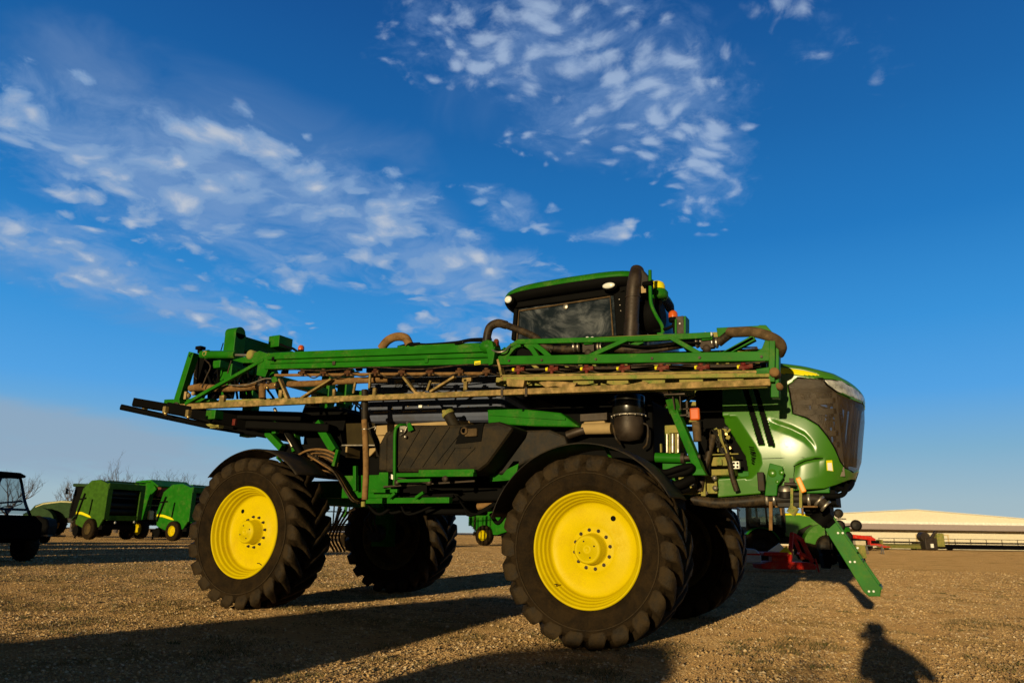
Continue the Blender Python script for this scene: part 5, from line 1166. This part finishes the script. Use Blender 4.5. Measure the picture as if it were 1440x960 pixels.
# ------------------------------------------------------------------ unseen things added behind the photographer to cast the gravel shadows
CAST = True
for ch in t.children_recursive: pass
def make_pickup():
    t = thing('pickup_truck', 'unseen dark pickup truck added behind the photographer to shade the gravel', 'pickup')
    b = MB(); b.prism([(-2.7,.45),(-2.75,.95),(-2.55,1.12),(-.75,1.22),(.35,1.95),(.6,2.02),(1.75,2.0),(1.9,1.9),(2.1,1.2),(2.1,.45)], -.9, .9); b.build('body', mat('dark_truck_paint', (.03,.035,.05), .3, coat=.5), t, bevel=.06)
    b = MB(); b.prism([(-.45,1.28),(.36,1.82),(.55,1.9),(.55,1.25)], -.93,-.905); b.prism([(.65,1.25),(.65,1.92),(1.6,1.9),(1.75,1.25)], -.93,-.905); b.build('side_window', M['glass'], t)
    b = MB(); b.b2((-2.8,-.8,.6),(-2.72,.8,.95)); b.build('grille', M['steel'], t)
    for y in (-.7,.7): b = MB(); b.ball((-2.68,y,1.0),(.08,.16,.08)); b.build('headlight', M['lens'], t)
    for x in (-1.7,1.2):
        for y in (-.85,.85): wheel_part(t, (x,y,.4), .4, .26, .25, M['steel'], lug=False)
    return t
pk = place(make_pickup(), (-3.3,-14.2,0), R_(0))  # added caster, outline shaped for the shadow at lower left
ut = [o for o in scene.objects if o.name == 'covered_trailer'][0]
place(copy_tree(ut), (.65,-15.0,0), 0, 'unseen second black tarp-covered trailer added behind the photographer to shade the gravel', 1.2)  # solid copy added to cast the second gravel shadow
for x in (-14.5,-18.2,-21.9,-25.6):
    c = place(copy_tree(bal), (x,-13.2,g(x)), R_(1.5*x), 'green round baler added out of view to the left of the photographer for shade'); c['group'] = 'balers added for shade behind the photographer'  # row added to shade the utility vehicle and the strip beyond

# the photographer, kneeling behind the lens
def skin(name, pts, edges, material, parent=None, sub=2, extra=None):
    me = bpy.data.meshes.new(name); org = V(parent['_o']) if parent is not None and parent.get('_o') else V((0,0,0))
    me.from_pydata([tuple(V(p[:3])-org) for p in pts], edges, []); o = bpy.data.objects.new(name, me); COL.objects.link(o)
    o.modifiers.new('skin', 'SKIN'); s = me.skin_vertices[0].data
    for q, p in zip(s, pts): q.radius = (p[3], p[4] if len(p) > 4 else p[3])
    s[0].use_root = True
    sd_ = o.modifiers.new('s', 'SUBSURF'); sd_.levels = sub; sd_.render_levels = sub
    me.materials.append(material)
    dg = bpy.context.evaluated_depsgraph_get(); em = bpy.data.meshes.new_from_object(o.evaluated_get(dg)); bpy.data.objects.remove(o); em.name = name
    if extra:
        bmx = bmesh.new(); bmx.from_mesh(em)
        tmp = bpy.data.meshes.new('tmp'); tmp.from_pydata([tuple(p-org) for p in extra.v], [], extra.f); bmx.from_mesh(tmp); bmx.to_mesh(em); bmx.free()
    for p in em.polygons: p.use_smooth = True
    if not em.materials: em.materials.append(material)
    o = bpy.data.objects.new(name, em); COL.objects.link(o)
    if parent is not None: o.parent = parent
    return o
PO = V((3.0,-8.0,0))
skinm = mat('skin', (.45,.26,.17), .5); cloth = mat('dark_jacket', (.03,.035,.05), .85, bump=.3); jean = mat('blue_jeans', (.04,.06,.11), .85); boot = mat('brown_boot', (.06,.035,.02), .7); hairm = mat('brown_hair', (.035,.02,.012), .7)
per = thing('person', 'person in dark jacket kneeling behind a camera held to the eye, shadow on gravel', 'person', PO, 0, None, PO)
torso = [(3.0,-8.0,.50,.145,.12),(2.99,-7.98,.70,.14,.11),(2.98,-7.96,.90,.165,.11),(2.95,-7.90,1.06,.055,.055),(2.94,-7.865,1.12,.07,.08),(2.93,-7.85,1.19,.078,.095),(2.93,-7.855,1.27,.06,.075)]
arms = [(2.79,-7.93,.99,.065),(2.74,-7.78,.80,.048),(2.82,-7.64,1.03,.033),(3.17,-7.95,.99,.065),(3.29,-7.80,.83,.048),(3.03,-7.64,1.07,.033),(2.85,-7.605,1.065,.03),(2.985,-7.61,1.12,.03)]
legs = [(2.9,-7.98,.46,.10),(2.80,-7.62,.50,.07),(2.79,-7.72,.12,.042),(3.1,-7.98,.44,.10),(3.13,-7.70,.10,.068),(3.14,-8.12,.09,.042)]
body = torso+arms+legs; E_ = [(0,1),(1,2),(2,3),(3,4),(4,5),(5,6),(2,7),(7,8),(8,9),(9,13),(2,10),(10,11),(11,12),(12,14),(0,15),(15,16),(16,17),(0,18),(18,19),(19,20)]
face = MB(); face.ball((2.915,-7.75,1.185),(.014,.022,.02),10,6)
for sx in (-1,1): face.ball((2.93+sx*.082,-7.85,1.18),(.012,.025,.034),10,6)
for h_, dirx in (((2.85,-7.595,1.06),1),((2.99,-7.60,1.125),-1)):      # five fingers each, closed on the camera
    h_ = V(h_)
    for k in range(4):
        o0 = h_+V((0, -.005+.0, .026-.017*k)); face.tube(smooth_path([o0, o0+V((dirx*.02,.028,0)), o0+V((dirx*.042,.03,-.002)), o0+V((dirx*(.055-.004*abs(k-1)),.018,-.003))],3), [.009]*9+[.0065], 7)
    face.tube(smooth_path([h_+V((0,-.02,.01)), h_+V((dirx*.025,-.03,.03)), h_+V((dirx*.045,-.025,.035))],3), .0095, 7)
skin('body', body, E_, skinm, per, 2, face)
skin('jacket', [(p[0],p[1],p[2],p[3]+.016,(p[4] if len(p) > 4 else p[3])+.016) for p in torso[:3]+[(2.955,-7.91,1.03,.075)]+arms[:6]], [(0,1),(1,2),(2,3),(2,4),(4,5),(5,6),(2,7),(7,8),(8,9)], cloth, per)
skin('trousers', [(3.0,-8.0,.50,.165)]+[(p[0],p[1],p[2],p[3]+.014) for p in legs], [(0,1),(1,2),(2,3),(0,4),(4,5),(5,6)], jean, per)
skin('boot', [(2.79,-7.73,.13,.055),(2.79,-7.72,.06,.05),(2.785,-7.56,.04,.042)], [(0,1),(1,2)], boot, per)
skin('boot', [(3.14,-8.10,.10,.055),(3.14,-8.20,.10,.05),(3.145,-8.22,.03,.03)], [(0,1),(1,2)], boot, per)
h = MB(); h.ball((2.93,-7.872,1.225),(.105,.112,.10),18,10); h.build('hair', hairm, per)
h = MB(); h.lathe([(.12,-.03),(.125,.0),(.122,.05),(.10,.075),(0,.08)], (2.93,-7.868,1.25), (0,0,1), 24); h.build('hat', cloth, per)
t = thing('photo_camera', 'black camera held up to the eye by the kneeling person', 'camera', (2.92,-7.66,1.09), 0, None, (2.92,-7.66,1.09))
b = MB(); b.b2((2.85,-7.69,1.075),(2.99,-7.62,1.165)); b.b2((2.90,-7.70,1.16),(2.95,-7.63,1.195)); b.b2((2.965,-7.645,1.08),(2.995,-7.60,1.16)); b.build('camera_body', M['black'], t, bevel=.008)
b = MB(); b.lathe([(.036,-.09),(.036,-.03),(.040,-.02),(.040,0),(.034,0),(.03,-.01),(0,-.012)], (2.905,-7.545,1.115), (0,1,0), 28); b.build('lens', M['black'], t)
per.location.x += .14; t.location.x += .0
t = bare_tree(1.75, 77, 'unseen leafless bush added behind the photographer for its thin shadow on the gravel'); t['category'] = 'bush'; place(t, (2.3,-13.6,0), .7)  # added to cast a wispy shadow near the bottom edge
# ================================================================== GROUND
random.seed(3)
def gh(x, y):
    n = noise.noise(V((x*.35, y*.35, 0)))*.020+noise.noise(V((x*1.7, y*1.7, 3)))*.012+noise.noise(V((x*4.3, y*4.3, 5)))*.008
    d = math.hypot(x-CAM.x, y-CAM.y)
    return g(x)+n*max(0, min(1, (30-d)/20))-.012
def axis(lo, hi, flo, fhi, fs, cs):
    a = []; x = lo
    while x < hi:
        a.append(x); x += fs if flo <= x < fhi else max(fs, min(cs, .22*min(abs(x-flo), abs(x-fhi))+fs))
    a.append(hi); return a
xs = axis(-1500, 1500, -10, 8, .12, 120); ys = axis(-300, 2500, -9, 10, .12, 120)
m = MB(); m.grid([[V((x, y, gh(x, y))) for y in ys] for x in xs]); m.f = [list(reversed(f)) for f in m.f]
mm, nt = nt_new('gravel_ground'); N = NT(nt); o = N.n('ShaderNodeOutputMaterial'); b = N.n('ShaderNodeBsdfPrincipled'); pos = N.n('ShaderNodeNewGeometry').outputs['Position']
big = N.noise(pos, .22, 4, .6); med = N.noise(pos, 1.1, 5, .62, .5); fine = N.noise(pos, 16, 5, .65)
vc = N.n('ShaderNodeTexVoronoi'); N.l(pos, vc.inputs['Vector']); vc.inputs['Scale'].default_value = 48
sh = N.n('ShaderNodeSeparateColor'); N.l(vc.outputs['Color'], sh.inputs[0])
stone = N.ramp(sh.outputs[0], [(0,(.26,.155,.065)),(.4,(.46,.29,.125)),(.8,(.60,.41,.20)),(1,(.76,.58,.36))])
dirt = N.mix(fine, (.24,.135,.05,1), (.54,.33,.13,1))
c = N.mix(N.smooth(N.math('ADD', N.math('MULTIPLY', med, .6), N.math('MULTIPLY', fine, .4)), .38, .62), stone, dirt)
turf = N.math('MULTIPLY', N.smooth(N.noise(pos, .8, 6, .66, .8), .50, .64), N.smooth(big, .40, .54))
spots = N.math('MULTIPLY', N.smooth(N.noise(pos, 3.4, 5, .6, .4), .60, .72), N.smooth(N.noise(pos, .5, 3, .5), .4, .6))
c = N.mix(N.math('MULTIPLY', spots, .6), c, (.13,.085,.025,1))
c = N.mix(N.math('MULTIPLY', turf, .75), c, (.15,.105,.028,1))
sp = N.n('ShaderNodeSeparateXYZ'); N.l(pos, sp.inputs[0])
lane = N.math('SUBTRACT', sp.outputs[1], N.math('MULTIPLY_ADD', N.math('MULTIPLY', sp.outputs[0], sp.outputs[0]), .012, 10.5))
lane = N.math('ADD', lane, N.math('MULTIPLY', big, 1.2))
rut = N.math('ADD', N.math('SUBTRACT', 1., N.smooth(N.math('ABSOLUTE', N.math('SUBTRACT', lane, .9)), .12, .38)), N.math('SUBTRACT', 1., N.smooth(N.math('ABSOLUTE', N.math('ADD', lane, 1.1)), .12, .38)), clamp=True)
c = N.mix(N.math('MULTIPLY', rut, N.math('MULTIPLY', med, .7)), c, (.62,.44,.24,1))
N.l(N.mix(N.smooth(med, .35, .8), c, N.mix(.5, c, (.52,.33,.16,1))), b.inputs['Base Color']); b.inputs['Roughness'].default_value = .95; b.inputs['Diffuse Roughness'].default_value = 1.0; b.inputs['Specular IOR Level'].default_value = .12
bp = N.n('ShaderNodeBump'); bp.inputs['Strength'].default_value = 1; bp.inputs['Distance'].default_value = .075
hgt = N.math('ADD', N.math('MULTIPLY', N.math('SUBTRACT', 1., vc.outputs['Distance']), .5), N.math('ADD', N.math('MULTIPLY', fine, .5), N.math('MULTIPLY', med, .8)))
N.l(hgt, bp.inputs['Height']); N.l(bp.outputs[0], b.inputs['Normal']); N.l(b.outputs[0], o.inputs[0])
mm.cycles.use_bump_map_correction = False
gr = m.build('ground', mm); tag(gr, None, None, None, 'structure')

# loose stones, denser near the camera's view
def view_ok(x, y):
    d = V((x, y, 0))-CAM; z = d.dot(CF)
    if z < 3: return False
    return abs(FPX*d.dot(CR)/z) < 800
pal = [mat('stone_tan', (.52,.34,.15), .9, var=.3, dscale=30), mat('stone_pale', (.60,.45,.27), .9, var=.25, dscale=30), mat('stone_brown', (.26,.155,.07), .9, var=.3, dscale=30)]
vs = []; fs = []; mi = []
base = [V((1,0,0)),V((-1,0,0)),V((0,1,0)),V((0,-1,0)),V((0,0,1)),V((.6,.6,.5)),V((-.6,-.55,.55))]
oct_ = [(0,2,5),(2,4,5),(4,0,5),(2,1,4),(1,3,6),(3,4,6),(4,1,6),(3,0,4)]
n = 0
while n < 130000:
    dd = 3.6+30*rnd.random()**2.0; az = R_(rnd.uniform(-66, 12)); x = CAM.x+dd*math.sin(az); y = CAM.y+dd*math.cos(az)
    cl = noise.noise(V((x*.6, y*.6, 9)))*.5+noise.noise(V((x*2.2,y*2.2,4)))*.5
    if cl < rnd.uniform(-.55,.3): continue
    s = (.0050+.0095*rnd.random()**3.2)*(1+.05*dd)+(.014*rnd.random() if rnd.random() < .008 else 0); a = rnd.uniform(0, 6.28); ca, sa = math.cos(a), math.sin(a)
    sx, sy, sz = s*rnd.uniform(.8,1.4), s*rnd.uniform(.6,1.1), s*rnd.uniform(.5,1.0); z = gh(x, y)+sz*.1; k = len(vs)
    for p in base:
        px_, py_ = p.x*sx*rnd.uniform(.8,1.2), p.y*sy*rnd.uniform(.8,1.2); vs.append((x+px_*ca-py_*sa, y+px_*sa+py_*ca, z+p.z*sz))
    for f in oct_: fs.append([k+i for i in f])
    mi += [rnd.choice((0,0,0,1,2,2))]*8; n += 1
me = bpy.data.meshes.new('loose_gravel'); me.from_pydata(vs, [], fs); me.polygons.foreach_set('material_index', mi)
for q in pal: me.materials.append(q)
so = bpy.data.objects.new('loose_gravel', me); COL.objects.link(so); tag(so, 'loose tan gravel stones strewn over the yard', 'gravel', None, 'stuff')
# thin dry grass in patches
vs = []; fs = []; mi = []; n = 0
while n < 42000:
    dd = 4+16*rnd.random()**1.3; az = R_(rnd.uniform(-66, 12)); x = CAM.x+dd*math.sin(az); y = CAM.y+dd*math.cos(az)
    cl = noise.noise(V((x*.9+5, y*.9, 2)))*.6+noise.noise(V((x*3,y*3,7)))*.4+max(0,(-x-2)/30)
    if cl < .2+rnd.random()*.12: 
        if rnd.random() > .004: continue
    h = rnd.uniform(.012,.04); a = rnd.uniform(0, 6.28); w = .003; z = gh(x, y); lx, ly = rnd.uniform(-1,1)*h*.9, rnd.uniform(-1,1)*h*.9; k = len(vs)
    dx, dy = math.cos(a)*w, math.sin(a)*w
    vs += [(x-dx,y-dy,z),(x+dx,y+dy,z),(x+lx*.5+dx*.7,y+ly*.5+dy*.7,z+h*.65),(x+lx,y+ly,z+h)]; fs += [(k,k+1,k+2),(k,k+2,k+3)]; mi += [rnd.choice((0,0,1,1,1))]*2; n += 1
for q_ in range(420):
    dd = 4.5+24*rnd.random()**1.2; a0 = R_(rnd.uniform(-62, 11)); cx_ = CAM.x+dd*math.sin(a0); cy_ = CAM.y+dd*math.cos(a0); rr = rnd.uniform(.04,.2); dark = rnd.random() < .6
    for q2 in range(int(rnd.uniform(14,60))):
        a = rnd.uniform(0, 6.28); r2 = rr*rnd.random()**.6; x, y = cx_+1.6*r2*math.cos(a), cy_+r2*math.sin(a); h = rnd.uniform(.01,.038); z = gh(x, y); a = rnd.uniform(0, 6.28); w = .0035; dx, dy = math.cos(a)*w, math.sin(a)*w; lx, ly = rnd.uniform(-1,1)*h, rnd.uniform(-1,1)*h; k = len(vs)
        vs += [(x-dx,y-dy,z),(x+dx,y+dy,z),(x+lx*.5+dx*.7,y+ly*.5+dy*.7,z+h*.65),(x+lx,y+ly,z+h)]; fs += [(k,k+1,k+2),(k,k+2,k+3)]; mi += [0 if dark else 1]*2
me = bpy.data.meshes.new('dry_grass'); me.from_pydata(vs, [], fs); me.polygons.foreach_set('material_index', mi)
for q in (mat('short_grass', (.09,.085,.022), .9, var=.3, dscale=8), mat('dry_grass', (.27,.18,.07), .9, var=.3, dscale=8)): me.materials.append(q)
so = bpy.data.objects.new('dry_grass', me); COL.objects.link(so); tag(so, 'sparse dry grass tufts growing through the gravel', 'grass', None, 'stuff')
# far grass strip behind the yard
m = MB(); m.grid([[V((x, y, g(x)+.10+.05*noise.noise(V((x*.05,y*.1,0))))) for y in (130, 180, 400, 1200)] for x in range(-600, 301, 20)]); m.f = [list(reversed(f)) for f in m.f]
fo = m.build('far_field', mat('stubble_field', (.20,.12,.05), .95, var=.2, dscale=.05)); tag(fo, None, None, None, 'structure')

# ================================================================== SKY
w = bpy.data.worlds.new('World'); scene.world = w; w.use_nodes = True; nt = w.node_tree; nt.nodes.clear(); N = NT(nt)
SUN_AZ, SUN_EL = 177.7, 6.1           # degrees clockwise from +y
dirv = N.n('ShaderNodeTexCoord').outputs['Generated']
sep = N.n('ShaderNodeSeparateXYZ'); N.l(dirv, sep.inputs[0]); dx, dy, dz = sep.outputs
sky = N.n('ShaderNodeTexSky', sky_type='NISHITA'); sky.sun_disc = False; sky.sun_elevation = R_(SUN_EL); sky.sun_rotation = R_(SUN_AZ); sky.altitude = 100; sky.air_density = 1.0; sky.dust_density = .6; sky.ozone_density = 2.5
el = N.math('MULTIPLY', N.math('ARCSINE', dz), 180/math.pi); az = N.math('MULTIPLY', N.math('ARCTAN2', dx, dy), 180/math.pi)
WS, SUNE, EXPK, SKYK = .1, 5.0, 1.0, .035
def lin(r, g_, b_): return tuple(((v/255)/12.92 if v/255 <= .04045 else ((v/255+.055)/1.055)**2.4) for v in (r, g_, b_))
E0 = N.math('DIVIDE', el, 90.)
front = N.ramp(E0, [(0,lin(170,188,192)),(2.5/90,lin(160,186,198)),(6/90,lin(126,175,206)),(10/90,lin(84,162,226)),(15/90,lin(58,146,216)),(22/90,lin(36,120,192)),(30/90,lin(29,100,168)),(38/90,lin(24,84,150)),(60/90,lin(10,32,64)),(1,lin(6,18,36))])
rear = N.mix(1.0, sky.outputs[0], (SKYK*1.0, SKYK*.85, SKYK*.75, 1), 'MULTIPLY')
fr = N.smooth(dy, -.25, .25)
zen = N.math('SUBTRACT', 1., N.smooth(el, 40, 70))
base_c = N.mix(N.math('MULTIPLY', fr, 1.), rear, front)
# altocumulus: noise on a flat cloud deck seen in perspective, gathered into fields
qv = N.n('ShaderNodeCombineXYZ'); den = N.math('ADD', N.math('MAXIMUM', dz, 0.), .14)
N.l(N.math('DIVIDE', dx, den), qv.inputs[0]); N.l(N.math('DIVIDE', dy, den), qv.inputs[1]); q = qv.outputs[0]
def blob(a0, e0, ra, re, rot=0, amp=1.):
    c, s = math.cos(R_(rot)), math.sin(R_(rot))
    u = N.math('SUBTRACT', az, a0); v = N.math('SUBTRACT', el, e0)
    p = N.math('DIVIDE', N.math('ADD', N.math('MULTIPLY', u, c), N.math('MULTIPLY', v, s)), ra); r = N.math('DIVIDE', N.math('SUBTRACT', N.math('MULTIPLY', v, c), N.math('MULTIPLY', u, s)), re)
    d = N.math('ADD', N.math('MULTIPLY', p, p), N.math('MULTIPLY', r, r))
    return N.math('MULTIPLY', N.math('SUBTRACT', 1., d, clamp=True), amp)
def field(bl):
    f = None
    for x in bl: k = blob(*x); f = k if f is None else N.math('MAXIMUM', f, k)
    return f
warp = N.n('ShaderNodeTexNoise'); N.l(q, warp.inputs['Vector']); warp.inputs['Scale'].default_value = 3.; warp.inputs['Detail'].default_value = 3
wv = N.n('ShaderNodeVectorMath', operation='MULTIPLY_ADD'); N.l(warp.outputs['Color'], wv.inputs[0]); wv.inputs[1].default_value = (.22,.22,0); N.l(q, wv.inputs[2])
fb = N.noise(wv.outputs[0], 6.5, 8, .58, .2); sv = N.n('ShaderNodeTexVoronoi', feature='SMOOTH_F1'); N.l(wv.outputs[0], sv.inputs['Vector']); sv.inputs['Scale'].default_value = 12.5; sv.inputs['Smoothness'].default_value = .6
sv2 = N.n('ShaderNodeTexVoronoi', feature='SMOOTH_F1'); N.l(wv.outputs[0], sv2.inputs['Vector']); sv2.inputs['Scale'].default_value = 24; sv2.inputs['Smoothness'].default_value = .6
ripple = N.noise(wv.outputs[0], 26, 5, .65); mid = N.noise(wv.outputs[0], 9, 8, .66, .5)
puff = N.math('ADD', N.math('MULTIPLY', N.math('SUBTRACT', .55, sv.outputs['Distance']), 1.0), N.math('MULTIPLY', N.math('SUBTRACT', fb, .5), 1.7))
puff = N.math('ADD', puff, N.math('ADD', N.math('MULTIPLY', N.math('SUBTRACT', .5, sv2.outputs['Distance']), .25), N.math('MULTIPLY', N.math('SUBTRACT', ripple, .5), .55)))
F1 = field([(-53,24.6,18,6.6,-5),(-40,24,12,5.4,-6),(-32,20.4,12,4.2,-4),(-46,20,10,3.2,-4,.8),(-60,17.8,12,3.2,-11,.95),(-50,15.6,9,2.2,-8,.9),(-63,24.5,5,2.2,0,.85),(-27,24.8,6,2.2,-12,.8),(-18.5,23.0,4.6,1.5,0,.55),(-62,27.8,6,2.4,-5,.9),(-30,16.0,8,2.0,0,.85)])
F2 = field([(-14,33,9.5,7.5,-15,1.),(-10.5,27.6,5,5.6,0,.95),(-25,37,17,5.6,0,.95),(-20,32,10,4,10,.75),(-2,36,6,3.4,-30,.34),(3.5,33,2.2,4.5,0,.28)])
dens1 = N.smooth(N.math('ADD', puff, N.math('MULTIPLY', F1, .50)), .40, .64)
pf2 = N.math('ADD', N.math('MULTIPLY', N.math('SUBTRACT', .5, sv2.outputs['Distance']), .9), N.math('ADD', N.math('MULTIPLY', N.math('SUBTRACT', ripple, .5), .8), N.math('MULTIPLY', N.math('SUBTRACT', fb, .5), 1.0)))
dens2 = N.smooth(N.math('ADD', pf2, N.math('MULTIPLY', F2, .50)), .28, .82)
dens1 = N.math('MULTIPLY', dens1, N.smooth(F1, 0., .25)); dens2 = N.math('MULTIPLY', dens2, N.smooth(F2, 0., .25))
vf = field([(-50,29.3,20,4.6,-4,1.),(-48,24,19,7,-5,.9),(-34,20,14,4,-4,.55),(-20,34,18,8,0,.55),(-57,17,14,3.6,-9,.8)])
veil = N.math('MULTIPLY', N.smooth(N.math('ADD', N.noise(wv.outputs[0], 2.2, 5, .6, .6), N.math('MULTIPLY', vf, .4)), .58, 1.05), N.smooth(vf, 0, .3))
lowf = field([(-60,5.6,17,3.2,-3),(-44,4.0,14,1.8,-2,.7)])
low = N.math('MULTIPLY', N.smooth(N.math('ADD', N.noise(q, 2.6, 7, .62, .5), N.math('MULTIPLY', lowf, .5)), .45, .98), N.smooth(lowf, 0, .85))
shade = N.smooth(N.math('ADD', puff, N.math('MULTIPLY', F1, .3)), .45, 1.0)
ccol = N.mix(shade, (*lin(128,162,204),1), (*lin(200,206,214),1))
col = N.mix(N.math('MULTIPLY', veil, .42), base_c, (*lin(120,150,192),1))
sheet1 = N.math('MULTIPLY', N.smooth(N.math('ADD', N.math('ADD', N.math('MULTIPLY', mid, .75), N.math('MULTIPLY', fb, .5)), N.math('MULTIPLY', F1, .42)), .74, 1.10), N.smooth(F1, 0., .3))
sheet2 = N.math('MULTIPLY', N.smooth(N.math('ADD', N.math('ADD', N.math('MULTIPLY', mid, .7), N.math('MULTIPLY', ripple, .45)), N.math('MULTIPLY', F2, .42)), .68, 1.12), N.smooth(F2, 0., .3))
col = N.mix(N.math('MULTIPLY', sheet1, .46), col, (*lin(138,168,208),1))
col = N.mix(N.math('MULTIPLY', sheet2, .42), col, (*lin(132,164,208),1))
col = N.mix(N.math('MULTIPLY', low, .8), col, (*lin(146,168,190),1))
col = N.mix(N.math('MULTIPLY', dens2, .62), col, (*lin(176,196,222),1))
col = N.mix(N.math('MULTIPLY', dens1, .78), col, ccol)
bg = N.n('ShaderNodeBackground'); wo = N.n('ShaderNodeOutputWorld')
N.l(N.mix(1., col, (1/WS/EXPK,)*3+(1,), 'MULTIPLY'), bg.inputs[0]); bg.inputs[1].default_value = WS
N.l(bg.outputs[0], wo.inputs[0])

sl = bpy.data.lights.new('sun', 'SUN'); sl.energy = SUNE; sl.angle = R_(.53); sl.color = (1., .80, .46)
so = bpy.data.objects.new('sun', sl); COL.objects.link(so)
sd = V((math.sin(R_(SUN_AZ))*math.cos(R_(SUN_EL)), math.cos(R_(SUN_AZ))*math.cos(R_(SUN_EL)), math.sin(R_(SUN_EL))))
so.rotation_euler = sd.to_track_quat('Z', 'Y').to_euler(); so.location = sd*60

# ================================================================== CAMERA
cd = bpy.data.cameras.new('camera'); co = bpy.data.objects.new('camera', cd); COL.objects.link(co)
cd.sensor_width = 36; cd.lens = FPX/1440*36; cd.clip_start = .05; cd.clip_end = 6000
mw = Matrix(((CR.x, CU.x, -CF.x, CAM.x), (CR.y, CU.y, -CF.y, CAM.y), (CR.z, CU.z, -CF.z, CAM.z), (0,0,0,1)))
co.matrix_world = mw; scene.camera = co
cd.dof.use_dof = True; cd.dof.focus_distance = 8.6; cd.dof.aperture_fstop = 2.4
vs_ = scene.view_settings; vs_.view_transform = 'Standard'; vs_.look = 'None'; vs_.exposure = math.log2(EXPK); vs_.gamma = 1; vs_.use_curve_mapping = False
scene.cycles.max_bounces = 6; scene.cycles.transparent_max_bounces = 12; scene.cycles.sample_clamp_indirect = 6
scene.cycles.use_denoising = True
